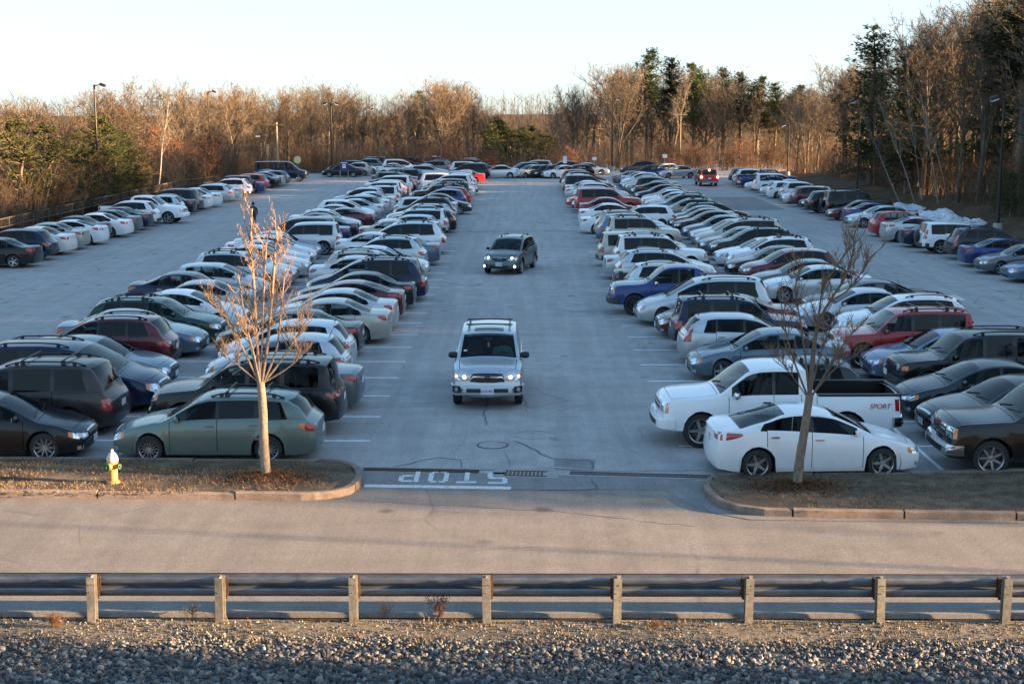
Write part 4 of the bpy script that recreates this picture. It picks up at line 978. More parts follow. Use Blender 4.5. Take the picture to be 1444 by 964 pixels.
upole(391.5,178,6.0,True,'weathered wooden utility pole behind the dark van'); upole(631,205,6.2,False,'pale wooden utility pole before the orange sunlit trees'); upole(958,182,7.2,False,'yellowish sunlit utility pole at the edge of the far wood')
def sign(px,Y,w,h,zc,shape,matn,label,posts=1,cat='sign'):
    x=(px-733)*(Y*.9867+1.27)/2005; r=empty('road_sign',(x,Y,0)); tag(r,label,cat)
    for k in range(posts):
        mb=MB(); xx=0 if posts==1 else (k*2-1)*w*.46; mb.box((xx,.04,zc/2+.1),(.07,.05,zc+h*.5)); mb.obj('post',['post_steel'],r)
    mb=MB()
    if shape=='oct':
        n=8; P=[(w/2*math.cos(PI/8+i*PI/4),w/2*math.sin(PI/8+i*PI/4)) for i in range(8)]
        vs=[(a,-.02,zc+b) for a,b in P]+[(a,.0,zc+b) for a,b in P]; mb.add(vs,[tuple(range(8)),tuple(range(15,7,-1))]+[(i,8+i,8+(i+1)%8,(i+1)%8) for i in range(8)])
    else: mb.box((0,-.01,zc),(w,.03,h))
    mb.obj('sign_face',[matn],r); return r
sign(420,160,.86,.86,2.05,'oct','sign_yellow','octagonal cream coloured sign back beside the dark van',1,'stop sign')
b=sign(485.5,156,.95,1.05,1.55,'rect','sign_blue','blue notice board with a white emblem by the dark sedan',2)
mb=MB(); mb.box((0,-.04,1.50),(.34,.02,.40)); e=mb.obj('emblem',['sign_white'],b); mb=MB(); mb.box((0,-.045,1.86),(.7,.02,.09)); mb.obj('lettering_band',['plate_white'],b)
mb=MB(); mb.box((0,-.055,1.52),(.13,.01,.17)); mb.obj('emblem_mark',['sign_blue'],b)
sign(796.5,152,.42,.75,2.35,'rect','sign_white','upright white sign on a post at the head of the right row'); sign(838,165,.5,.35,2.0,'rect','sign_white','small white sign in front of the far wood'); sign(937,168,.55,.4,2.2,'rect','sign_white','small white sign before the dark trunks'); sign(378,170,.3,1.3,2.9,'rect','post_steel','narrow pale board beside the utility pole')
# fence on the left: two rails on posts with thin balusters
fr=empty('lot_fence',(-31.5,55,0)); tag(fr,'brown two rail fence along the left edge of the lot','fence')
def rail(z,y0,y1,x0=0,x1=0,nm='rail'):
    mb=MB(); mb.tube([(x0,y0,z),(x1,y1,z)],.045,6); mb.obj(nm,['timber'],fr)
for k in range(40):
    y=2.5*k; xa=0 if y<78 else (y-78)*.22; y2=y+2.5; xb=0 if y2<78 else (y2-78)*.22
    rail(1.12,y,y2,xa,xb); rail(.62,y,y2,xa,xb)
    mb=MB(); mb.box((xa,y,.55),(.10,.10,1.25)); mb.obj('post',['timber'],fr)
pk=MB()
for k in range(400):
    y=.25*k; xa=0 if y<78 else (y-78)*.22; pk.box((xa,y,.87),(.02,.025,.5))
tag(pk.obj('picket',['timber'],fr),kind='stuff')
# snow piles
def snow(name,px,py,w,d,h,seed,label):
    x,y=G(px,py); mb=MB(); n,m_=26,14; vs=[]
    for j in range(m_+1):
        for i in range(n+1):
            u,v=i/n*2-1,j/m_*2-1; rr=math.sqrt(u*u+v*v); e=max(0,1-rr**1.7)
            z=h*e*(.62+.6*mnoise.noise(Vector((u*2.2+seed,v*1.6,seed)))+.18*mnoise.noise(Vector((u*9,v*7,seed))))
            vs.append((u*w,v*d,max(z,-.05) if rr<1 else -.08))
    mb.add(vs,[(j*(n+1)+i,j*(n+1)+i+1,(j+1)*(n+1)+i+1,(j+1)*(n+1)+i) for j in range(m_) for i in range(n)],0,True)
    o=mb.obj(name,['snow_mat'],loc=(x,y,0)); tag(o,label,'snow pile')
snow('snow_pile',1268,296,2.6,1.3,.95,1,'smaller heap of white ploughed snow behind the silver sedan'); snow('snow_pile',1318,314,2.8,1.4,1.35,3,'larger heap of ploughed snow behind the red hatchback'); snow('snow_pile',1350,318,2.4,1.3,.95,5,'low rightmost heap of ploughed snow by the lamp post')

# fire hydrant
def hydrant(px,py):
    x,y=G(px,py,.15); r=empty('fire_hydrant',(x,y,.12)); r.rotation_euler=(0,0,math.radians(-25)); r.scale=(1.0,1.0,1.0); tag(r,'yellow fire hydrant with silver top and green caps on the left island','hydrant')
    mb=MB(); mb.lathe([(.14,0),(.14,.04),(.10,.05),(.095,.10),(.10,.12),(.095,.14),(.095,.42),(.115,.43),(.115,.47),(0,.47)],20); mb.obj('barrel',['hydrant_yellow'],r)
    mb=MB(); mb.lathe([(.118,.47),(.12,.52),(.10,.58),(.06,.64),(.03,.67),(.028,.71),(0,.72)],20); mb.obj('bonnet',['hydrant_silver'],r)
    for dx,dy,s in((1,0,.05),(-1,0,.05),(0,-1,.075)):
        a=Vector((dx,dy,0)); mb=MB(); mb.tube([a*.09+Vector((0,0,.37)),a*.15+Vector((0,0,.37))],s,12); mb.obj('outlet',['hydrant_yellow'],r)
        mb=MB(); mb.tube([a*.14+Vector((0,0,.37)),a*.19+Vector((0,0,.37))],s*1.12,12); mb.tube([a*.19+Vector((0,0,.37)),a*.22+Vector((0,0,.37))],s*.4,5); mb.obj('cap',['hydrant_green'],r)
hydrant(160,679)
# ------------------------------------------------------------------ trees
def grow(rs,h,kind):
    """returns trunk MB and crown MB of a bare tree about h high"""
    T,C=MB(),MB()
    def twig(p,d,l,w):
        q=p+d*l; s=d.cross(Vector((rs.uniform(-1,1),rs.uniform(-1,1),rs.uniform(-1,1)))).normalized()*w
        C.add([p-s,p+s,q],[(0,1,2)],1)
    def rv(s): return Vector((rs.gauss(0,s),rs.gauss(0,s),rs.gauss(0,s)))
    def branch(p,d,l,r,lev):
        n=3 if lev<2 else 2; pts=[p]; q=p; dd=d
        for i in range(n):
            dd=(dd+rv(.13)+Vector((0,0,.10 if kind!='brush' else .05))).normalized(); q=q+dd*(l/n); pts.append(q)
        (C).tube(pts,[r*(1-.75*i/n) for i in range(n+1)],4 if lev<2 else 3,0,False,False)
        if lev>=2:
            for k in range(KT):
                t=rs.uniform(.15,1); a=pts[0].lerp(pts[-1],t); twig(a,(dd+rv(.5)).normalized(),l*rs.uniform(.3,.75),TW)
            return
        nb={0:NB0,1:NB1}[lev]
        for k in range(nb):
            t=rs.uniform(.2,1) if k else 1; i=min(int(t*n),n-1); a=pts[i].lerp(pts[i+1],t*n-i)
            ax=(dd+rv(.55)).normalized(); branch(a,ax,l*rs.uniform(.38,.62)*(1 if k else .9),r*.5,lev+1)
    TW=.014
    if kind=='oak': nst,NB0,NB1,KT,cz,sp_,bl=1,7,5,6,.22,.9,.42; nb=20; r0=.19
    elif kind=='slim': nst,NB0,NB1,KT,cz,sp_,bl=1,5,4,6,.38,.65,.24; nb=24; r0=.13
    elif kind=='birch': nst,NB0,NB1,KT,cz,sp_,bl=1,4,3,5,.45,.5,.2; nb=16; r0=.10
    elif kind=='brush': nst,NB0,NB1,KT,cz,sp_,bl=9,4,4,6,.12,.6,.32; nb=6; r0=.05
    tops=[]
    for s in range(nst):
        p=Vector((rs.gauss(0,.35),rs.gauss(0,.35),-.3)) if nst>1 else Vector((0,0,-.3)); d=(Vector((0,0,1))+Vector((rs.gauss(0,.28),rs.gauss(0,.28),0))*(1 if nst>1 else .12)).normalized()
        pts=[p]; n=8; H=h*(rs.uniform(.6,1) if nst>1 else 1)*(.93 if kind!='oak' else .85)
        for i in range(n):
            d=(d+Vector((rs.gauss(0,.06),rs.gauss(0,.06),.05))).normalized(); p=p+d*(H/n); pts.append(p)
        rad=[r0*h/10*(1-.82*i/n) for i in range(n+1)]; rad[0]*=1.25
        T.tube(pts,rad,7,0,True,False)
        for k in range(nb):
            t=cz+(1-cz)*((k+rs.random())/nb); i=min(int(t*n),n-1); a=pts[i].lerp(pts[i+1],t*n-i)
            az=k*2.4+rs.uniform(-.5,.5); up=rs.uniform(.5,1.1)+.5*t; ax=Vector((math.cos(az)*sp_,math.sin(az)*sp_,up)).normalized()
            env=(math.sin(PI*min(1,(t-cz)/(1-cz)*.8+.25))) if kind=='oak' else (1.15-.75*t)
            branch(a,ax,h*bl*max(.25,env)*rs.uniform(.7,1.1),rad[i]*.42,0 if kind in('oak',) else 0)
    return T,C
def pine(rs,h,base=.12,wide=.24,kind='pine'):
    T,C=MB(),MB(); pts=[Vector((rs.gauss(0,.05)*i,rs.gauss(0,.05)*i,h*i/6-.3*(i==0))) for i in range(7)]
    T.tube(pts,[.022*h*(1-.92*i/6) for i in range(7)],7,0,True,False)
    lv=int(h*2.6); gap=[rs.uniform(.45,1.25) for _ in range(40)]
    for k in range(lv):
        t=min(.985,base+(1-base)*k/lv+rs.uniform(-.03,.03)); z=t*h; i=min(int(t*6),5); c=pts[i].lerp(pts[i+1],t*6-i); nb=rs.randint(4,6); a0=rs.uniform(0,6.3)
        for b in range(nb):
            az=a0+b*2*PI/nb+rs.uniform(-.35,.35); l=h*wide*((1-t)**.6+.10)*rs.uniform(.35,1.25)*(.65+.5*gap[int((az*3+k*.4)%40)])
            d=Vector((math.cos(az),math.sin(az),rs.uniform(-.05,.75))); q=c+d*l; C.tube([c,q],[.010*h*(1-t)+.01,.008],3,1,False,False)
            m_=int(4+l*5.5)
            for j in range(m_):
                s=.25+.75*j/m_; p=c.lerp(q,s)+Vector((rs.gauss(0,.12),rs.gauss(0,.12),rs.gauss(0,.16)))*(.6+l*.3)
                for e in range(6):
                    v=Vector((rs.gauss(0,1)+d.x*.8,rs.gauss(0,1)+d.y*.8,rs.gauss(.3,.7))).normalized()*rs.uniform(.14,.34)*(h/10)**.4; w=v.cross(Vector((rs.gauss(0,1),rs.gauss(0,1),rs.gauss(0,1)))).normalized()*.035
                    C.add([p-w,p+w,p+v],[(0,1,2)],0)
    return T,C
TREES={}
def tree_variants():
    def reg(key,T,C,tm,cm,h):
        h=sorted(v[2] for v in C.v)[int(len(C.v)*.995)]
        TREES.setdefault(key,[]).append((T.mesh('trunk',tm,0),C.mesh('crown',cm,0),h))
    for s in range(4): reg('oak',*grow(random.Random(100+s),10,'oak'),['bark'],['bark',['twig','twig_grey'][s%2]],10)
    for s in range(4): reg('slim',*grow(random.Random(200+s),12,'slim'),['bark'],['bark',['twig','twig_grey'][s%2]],12)
    for s in range(2): reg('birch',*grow(random.Random(300+s),10,'birch'),['birch_bark'],['birch_bark','twig'],10)
    for s in range(3): reg('brush',*grow(random.Random(400+s),5,'brush'),['twig_grey'],['twig_grey',['twig_red','twig'][s%2]],5)
    for s in range(3): reg('pine',*pine(random.Random(500+s),12),['bark'],['needles','bark'],12)
    reg('tallpine',*pine(random.Random(510),14,.42,.27),['bark'],['needles','bark'],14); reg('tallpine',*pine(random.Random(511),14,.5,.25),['bark'],['needles_dark','bark'],14)
    for s in range(2): reg('cedar',*pine(random.Random(520+s),7,.03,.26),['bark'],['needles_yellow','bark'],7)
tree_variants()
TN={'oak':'bare_tree','slim':'bare_tree','birch':'birch_tree','brush':'bare_shrub','pine':'pine_tree','tallpine':'pine_tree','cedar':'conifer_shrub'}
TCAT={'bare_tree':'tree','birch_tree':'birch','bare_shrub':'shrub','pine_tree':'pine','conifer_shrub':'conifer'}
NT=[0]
def plant(key,x,y,h,label,group,rs,lean=None,z=None,sx=1.0):
    T,C,h0=rs.choice(TREES[key]); nm=TN[key]; zz=terrain(x,y) if z is None else z
    r=empty(nm,(x,y,zz),rs.uniform(0,6.28)); s=h/h0; r.scale=(s*sx,s*sx,s)
    if lean: r.rotation_euler=(lean[0],lean[1],rs.uniform(-.5,.5))
    a=bpy.data.objects.new('trunk',T); b=bpy.data.objects.new('crown',C)
    for o in(a,b): COL.objects.link(o); o.parent=r
    tag(r,label,TCAT[nm],group); NT[0]+=1; return r
def X(px,Y): return (px-733)*(Y*.9867+1.27)/2005
def zpx(py,Y): return CAMH-(py-152)*(Y*.9867+1.27)/2005
sky_l=lambda px: float(np.interp(px,[0,50,118,150,200,250,290,330,370,400,460,500,520,560,590,640,670,700,740,770,790,830,860,900,940,1000,1060,1120,1170,1200,1250,1300,1444],
  [150,128,145,118,112,128,142,124,142,142,118,140,156,152,138,124,132,165,180,178,150,128,106,112,104,116,126,134,118,95,50,20,-50]))
def where(px):
    for a,w in ((95,'at the far left of the photo'),(200,'around the nearest left lamp post'),(300,'between leaning birch and second left lamp post'),(385,'left of the wooden utility pole'),(450,'above the dark van and the sign'),(520,'around the lamp post by the blue board'),(600,'between the blue board and the pale pole'),(690,'behind the pale utility pole'),(790,'at the centre gap'),(870,'left of the tallest pine'),(960,'under the tallest pine'),(1060,'above the red driving suv'),(1160,'around the third right lamp post'),(1240,'behind the second right lamp post'),(1340,'behind the leaning birches'),(1420,'left of the nearest right lamp post')):
        if px<a: return w
    return 'at the right edge of the photo'
def forest():
    rs=random.Random(21)
    # left belt behind the fence
    for i in range(46):
        Y=rs.uniform(72,168); dx=rs.uniform(0,1)**1.2*26; x=-35.5-dx; px=733+x*2005/(Y*.9867+1.27)
        if px<-120: continue
        top=zpx(sky_l(max(0,px))+rs.uniform(-10,20),Y); zz=terrain(x,Y); h=max(5,min(15.5,top-zz))
        k=rs.choice(['oak','oak','slim','brush']); 
        if k=='brush': h=min(h,7.5)
        plant(k,x,Y,h,{'oak':'spreading bare tree ','slim':'slender bare tree ','brush':'tall bare shrub '}[k]+'behind left fence, '+where(px),'trees behind the left fence',rs,z=zz)
    for i in range(44):
        Y=rs.uniform(66,165); x=-33.6-rs.uniform(0,5); plant('brush',x,Y,rs.uniform(3.4,6.8),'bare shrub close behind left fence, '+where(733+x*2005/(Y+1)),'trees behind the left fence',rs,sx=1.3)
    for px,Y,top,lb,k in [(35,100,170,'olive green conifer far left behind the fence','cedar'),(75,104,178,'yellow green conifer beside the far left one','cedar'),(120,110,190,'green conifer left of the nearest lamp post','cedar'),(108,108,240,'low bushy green conifer left of the nearest lamp post','cedar'),(165,118,176,'dark green conifer just right of the nearest lamp post','pine'),(190,122,186,'taller green conifer right of the nearest lamp post','pine'),(212,126,212,'yellow green conifer beside the leaning birch','cedar'),(140,116,165,'olive conifer behind the nearest lamp post','cedar')]:
        x=X(px,Y); x=min(x,-33.5); plant(k,x,Y,max(4,zpx(top,Y)-terrain(x,Y)),lb,None,rs,sx=1.25)
    plant('birch',X(221,128),128,zpx(150,128)+1.5,'white leaning birch behind the left fence',None,rs,(0,.16,0))
    # far wood
    for i in range(150):
        px=rs.uniform(250,1215); 
        if 690<px<775 and rs.random()<.8: continue
        Y=rs.uniform(183,235); x=X(px,Y); zz=terrain(x,Y); top=zpx(sky_l(px)+rs.choice([-4,0,4,14])+rs.uniform(-6,7)-9,Y); k=rs.choice(['oak','slim','slim'])
        if px>800: k=rs.choice(['slim','slim','oak'])
        lab='in far wood '+where(px)
        plant(k,x,Y,max(5,top-zz),{'oak':'spreading bare tree ','slim':'slender bare tree '}[k]+lab,'bare trees of the far wood',rs)
    for i in range(46):
        px=rs.uniform(520,900) if i%3 else rs.uniform(280,560); Y=rs.uniform(240,290); x=X(px,Y); plant(rs.choice(['slim','oak']),x,Y,zpx(min(172,sky_l(px)+14)+rs.uniform(-6,8),Y)-terrain(x,Y),'faint bare tree deep behind the far wood, '+where(px),'bare trees of the far wood',rs)
    for px,top in [(697,176),(706,170),(714,180),(729,184),(733,190),(745,186),(758,188),(771,190),(780,194),(690,186),(720,196),(750,198)]:
        Y=rs.uniform(184,192); x=X(px,Y); plant('cedar' if px%2 else 'pine',x,Y,zpx(top,Y)-terrain(x,Y),'dense green conifer in the clump at the centre gap','conifers at the centre gap',rs,sx=1.5)
    for px,Y,top,lb in [(330,176,126,'rust tinged bare tree left of the utility pole'),(372,182,150,'grey bare tree beside the utility pole'),(462,186,120,'large round crowned bare tree behind the black lamp post'),(640,190,126,'tall sunlit bare tree behind the pale utility pole'),(628,185,205,'small bare tree by the far right row')]:
        x=X(px,Y); plant('oak',x,Y,zpx(top,Y)-terrain(x,Y),lb,None,rs)
    for px,Y,top,lb,k in [(703,190,166,'dark evergreen at the left side of the centre gap','pine'),(722,186,182,'bushy sunlit evergreen in the centre gap','cedar'),(738,192,180,'dark pointed evergreen in the centre gap','pine'),(752,196,178,'slim evergreen in the centre gap','pine'),(765,188,190,'low evergreen at the right side of the centre gap','cedar'),(688,194,185,'low evergreen beside the sunlit trees','cedar'),(590,215,130,'pale spruce among the sunlit bare trees','pine'),(912,198,72,'tallest pine above the far wood','tallpine'),(944,204,84,'pointed pine right of the tallest one','tallpine'),(978,202,92,'dark narrow pine above the bare crowns','tallpine'),(1018,206,98,'sunlit pine above the far wood','tallpine'),(1042,208,104,'smaller sunlit pine beside it','tallpine'),(1066,206,110,'broad sunlit pine on the skyline','tallpine'),(1092,208,118,'low pine at the right end of the skyline','tallpine'),(890,205,112,'pine half hidden left of the tallest one','tallpine'),(1120,200,122,'rightmost pine of the far wood','tallpine')]:
        x=X(px,Y); plant(k,x,Y,zpx(top,Y)-terrain(x,Y),lb,None,rs,sx=1.25 if k!='tallpine' else 1.0)
    for i in range(34):
        px=rs.uniform(230,1180)
        if 705<px<770: continue
        Y=rs.uniform(176,184); plant('brush',X(px,Y),Y,rs.uniform(2.4,4.2),'low shrub at foot of far wood, '+where(px),'shrubs at the foot of the far wood',rs,sx=1.4)
    # right wood on the bank
    for i in range(135):
        Y=rs.uniform(62,176); x=32.5+rs.uniform(0,1)**1.3*34; px=733+x*2005/(Y*.9867+1.27)
        if px>1640: continue
        zz=terrain(x,Y); top=zpx(sky_l(min(px,1444))+rs.uniform(-4,60),Y); h=min(19,max(8,top-zz)); k=rs.choice(['oak','slim','slim','slim'])
        plant(k,x,Y,h,{'oak':'spreading','slim':'slender'}[k]+(' tall' if h>14 else '')+' bare tree on right bank, '+where(px),'bare trees on the right bank',rs,z=zz)
    for i in range(26):
        Y=rs.uniform(70,172); x=33.5+rs.uniform(0,8); plant('brush',x,Y,rs.uniform(2.5,4.8),'low shrub on right bank, '+where(733+x*2005/(Y+1)),'shrubs on the right bank',rs,sx=1.3)
    for px,Y,top,lb,k in [(1218,135,42,'dark pine standing above the leaning birches','pine'),(1250,122,70,'second pine beside the dark one on the right','pine'),(1432,104,-40,'tall dark pine at the right edge','tallpine'),(1400,112,10,'dark pine left of the one at the right edge','pine'),(1330,98,248,'low dark evergreen behind the snow heaps','pine'),(1400,96,262,'low dark evergreen right of the snow heaps','pine'),(1440,92,215,'dark evergreen at the right edge behind the lamp post','pine'),(1290,125,120,'pine deep in the right wood','pine')]:
        x=max(X(px,Y),33); plant(k,x,Y,max(3,zpx(top,Y)-terrain(x,Y)),lb,None,rs,sx=1.2)
    for px,Y,top,ln,lb in [(1272,112,150,-.38,'white birch leaning left, leftmost of the leaning group'),(1290,112,140,-.27,'white birch in the middle of the leaning group'),(1298,114,135,-.2,'slim birch right of the middle leaning one'),(1322,110,140,-.22,'thin pale birch behind the snow heaps'),(1334,112,160,-.16,'rightmost thin birch of the leaning group')]:
        x=X(px,Y); plant('birch',x,Y,(zpx(top,Y)-terrain(x,Y))*1.12,lb,None,rs,(0,ln,0),sx=.62)
    # unseen trees added on the sunward side, placed to shade the lot
    for i in range(140):
        x=rs.uniform(60,100); Y=rs.uniform(14,152)
        if Y<28.2-(x-30)*.15: continue
        plant(rs.choice(['pine','pine','oak','tallpine']),x,Y,rs.uniform(6,9.5),'unseen tree added on the hillside to shade the lot','unseen trees added to shade the lot',rs,sx=1.3)
    for i in range(100):
        x=rs.uniform(48,63); Y=rs.uniform(24,97); plant(rs.choice(['pine','pine','oak']),x,max(Y,28-(x-30)*.15),rs.uniform(10,12),'unseen tree added on the hillside to shade the lot','unseen trees added to shade the lot',rs,sx=1.4)
    for i in range(26):
        x=44+i*1.7; Y=26.5-(x-30)*.15+rs.uniform(0,2.0); plant(rs.choice(['pine','pine','cedar']),x,Y,rs.uniform(8,12),'unseen tree added on the hillside to shade the lot','unseen trees added to shade the lot',rs,sx=1.4)
    for i in range(12):
        x=18.5+i*.75; Y=rs.uniform(26.4,29.2)+(24-x)*.1; plant('cedar',x,Y,rs.uniform(2.0,2.6),'unseen conifer shrub added on the right island for shade','unseen shrubs added to shade the right island',rs,z=.1,sx=1.2)  # unseen shrubs added to keep low sun off the right island
    for i in range(44):
        x=27+i*.65+rs.uniform(-1,1); Y=rs.uniform(-6,1)+(14.2+rs.uniform(-1.5,1.0)-(x-30)*.15-1)*(1 if i%2 else .55); plant(rs.choice(['pine','cedar','pine']),x,min(Y,rs.uniform(10.2,12.7)-(x-30)*.15),rs.uniform(7,11),'unseen tree added beside the road to shade the stones','unseen roadside trees added to shade the stones',rs,sx=1.4)  # unseen trees added to throw broken shade over the crushed stone
forest()
# far wooded ridge: one mass nobody could count
def thicket(name,n,gen,seed,mats,label):
    rs=random.Random(seed); mb=MB()
    for i in range(n):
        x,y,h=gen(rs); z=terrain(x,y)-.1; a=rs.uniform(0,2*PI); le=rs.uniform(.05,.45)*min(h,4); p=Vector((x,y,z)); q=p+Vector((math.cos(a)*le,math.sin(a)*le,h)); w=.018+.005*h
        mb.add([p-Vector((w,0,0)),p+Vector((w,0,0)),q],[(0,1,2)],rs.randint(0,len(mats)-1))
        for k in range(3 if h<5 else 5):
            s=p.lerp(q,rs.uniform(.3,.95)); b=rs.uniform(0,2*PI); hh=min(h,4.5); e=s+Vector((math.cos(b)*.25*hh,math.sin(b)*.25*hh,.3*hh*rs.random()+.3))
            mb.add([s-Vector((w*.6,0,0)),s+Vector((w*.6,0,0)),e],[(0,1,2)],rs.randint(0,len(mats)-1))
    tag(mb.obj(name,mats),label,'undergrowth',kind='stuff')
thicket('undergrowth',9000,lambda r:(-33.2-r.random()**1.5*20,r.uniform(58,172),r.uniform(1.2,4.6)),1,['twig','twig_red','twig_grey'],'dense brown undergrowth behind the left fence')
thicket('undergrowth',9000,lambda r:(r.uniform(-60,75),r.uniform(177,215),r.uniform(1.0,4.5)),2,['twig','twig_red','twig_grey'],'brown undergrowth between the trunks of the far wood')
thicket('undergrowth',7000,lambda r:(33+r.random()**1.4*26,r.uniform(62,176),r.uniform(.6,3.2)),3,['twig','twig_red','twig_grey'],'brown undergrowth on the bank under the right wood')
thicket('distant_wood',11000,lambda r:((r.uniform(-180,190),r.uniform(236,300),r.uniform(7,13)) if r.random()<.7 else (r.uniform(-110,-66),r.uniform(90,240),r.uniform(8,13))),4,['twig','twig_grey'],'distant bare wood seen between the trees')

# the two young trees on the islands
def young_tree(name,base,z,trunk,stems,seed,label):
    rs=random.Random(seed); r=empty(name,(base[0],base[1],z)); tag(r,label,'tree')
    def P(px,py,dy=0.0):
        Zc=(base[1]+dy)*.9867+1.27; return Vector(((px-733)*Zc/2005-base[0],dy,zpx(py,base[1]+dy)-z))
    def sp(pts,n):
        out=[]
        for i in range(len(pts)-1):
            p0=pts[max(i-1,0)];p1=pts[i];p2=pts[i+1];p3=pts[min(i+2,len(pts)-1)]
            for k in range(n):
                t=k/n; out.append(.5*((2*p1)+(p2-p0)*t+(2*p0-5*p1+4*p2-p3)*t*t+(3*p1-p0-3*p2+p3)*t**3))
        return out+[pts[-1]]
    mb=MB(); t=sp([P(*q) for q in trunk],4); n=len(t); mb.tube(t,[.105-.025*i/(n-1)+(.02 if i==0 else 0)+rs.uniform(-.004,.004) for i in range(n)],12); mb.obj('trunk',['young_bark'],r)
    cr=MB()
    def twigs(pts,r0,cnt,lmax,lev=0):
        for k in range(cnt):
            t_=rs.uniform(.15,1)*(len(pts)-1); i=min(int(t_),len(pts)-2); a=pts[i].lerp(pts[i+1],t_-i); d=(pts[i+1]-pts[i]).normalized()
            az=rs.uniform(0,2*PI); o=Vector((math.cos(az),math.sin(az),rs.uniform(.0,.5))); dd=(d*.75+o*.75).normalized(); l=lmax*rs.uniform(.35,1); q=a; L2=[a]
            for s in range(3): dd=(dd+Vector((rs.gauss(0,.1),rs.gauss(0,.1),.16))).normalized(); q=q+dd*l/3; L2.append(q)
            cr.tube(L2,[r0*(1-.7*s/3) for s in range(4)],4 if lev==0 else 3,1 if lev else 0,False,False)
            if lev<2: twigs(L2,r0*.6,int(6 if lev==0 else 5),l*.55,lev+1)
            if lev==2 or lev==1:
                pass
    for st in stems:
        pts=sp([P(*q) for q in st[0]],5); n=len(pts); cr.tube(pts,[st[1]*.82*(1-.55*i/(n-1))*rs.uniform(.92,1.08) for i in range(n)],8,0,True,True); twigs(pts[3:] if n>6 else pts,.010,int(st[2]*1.5),st[3]*1.15)
    cr.obj('crown',['young_bark','young_twig'],r); return r
young_tree('young_tree',TREE1,.14,[(376,672),(374,620),(374,570),(372,528)],[
 ([(372,530),(368,460),(366,380),(364,335),(367,288)],.050,11,.55),([(374,530),(384,470),(392,400),(398,340),(402,312)],.045,11,.55),
 ([(376,530),(396,480),(404,420),(410,370)],.035,9,.5),([(370,530),(352,490),(338,460),(322,430),(310,424)],.034,12,.6),([(376,530),(402,498),(424,465),(440,440)],.032,12,.6),
 ([(370,530),(358,470),(350,420),(346,380)],.030,10,.5),([(372,530),(376,470),(380,400),(384,350),(388,318)],.033,9,.5),([(376,530),(412,508),(436,484)],.024,8,.5),([(370,530),(340,505),(318,490)],.024,8,.5),([(373,530,.3),(385,460,.7),(394,400,.9)],.03,10,.5),([(371,530,-.2),(362,480,-.6),(352,440,-.9)],.026,8,.5),([(365,340),(358,310),(354,292)],.018,2,.2)],5,'bare young tree in full sun on the left island')
young_tree('young_tree',TREE2,.14,[(1123,684),(1126,640),(1131,600),(1137,545)],[
 ([(1136,548),(1138,500),(1144,450),(1160,415),(1178,385),(1190,345),(1188,325)],.045,12,.55),([(1136,548),(1130,500),(1122,450),(1112,400),(1118,370)],.032,10,.5),
 ([(1138,548),(1142,480),(1146,430),(1150,392)],.036,10,.5),([(1140,548),(1156,520),(1170,492),(1196,455)],.03,11,.5),([(1134,548),(1118,510),(1104,470),(1098,440),(1090,405)],.028,12,.55),
 ([(1141,546),(1166,514),(1184,500),(1210,480)],.02,8,.45),([(1160,415),(1184,400),(1204,372),(1216,352)],.024,10,.45),([(1134,550),(1112,520),(1094,498)],.018,8,.4),([(1145,450),(1150,400),(1172,360),(1184,340)],.024,9,.45),([(1137,548,.4),(1150,490,.7),(1165,450,1.)],.026,9,.5)],9,'bare young tree in shade on the right island, its crown catching sun')
# ------------------------------------------------------------------ the cars in their rows
CARS['tall_suv']=dict(CARS['boxy_suv']); q=CARS['tall_suv']; q['L']=4.74; q['W']=1.90; q['R']=.39; q['sill']=.36; q['clad']=False
q['top']=[(0,.90),(.05,1.00),(.25,1.08),(1.22,1.18),(1.29,1.21),(1.65,1.49),(1.98,1.71),(2.2,1.77),(3.1,1.80),(4.25,1.77),(4.40,1.73),(4.60,1.24),(4.64,1.15),(4.74,1.0)]
q['belt']=[(0,.84),(.1,.95),(.5,1.04),(1.29,1.10),(3,1.12),(4.4,1.13),(4.64,1.08),(4.74,.94)]
q['ax']=(.90,3.68); q['ws']=(1.29,2.02); q['rg']=(4.38,4.61); q['panes']=[(1.68,2.42),(2.52,3.24)]; q['quart']=(3.36,4.2); q['doors']=[(1.48,2.47),(2.47,3.34)]
for d in (THINGNAME,THINGCAT): d['tall_suv']='suv'
CW={'silver':'silver','light_silver':'pale silver','white':'white','pearl':'off white','black':'black','charcoal':'charcoal','grey':'grey','blue_grey':'blue grey','navy':'navy','blue':'blue','light_blue':'light blue','dark_green':'dark green','sage':'sage green','teal':'grey green','maroon':'maroon','red':'red','bright_red':'bright red','champagne':'champagne','tan':'tan','bronze':'brown grey'}
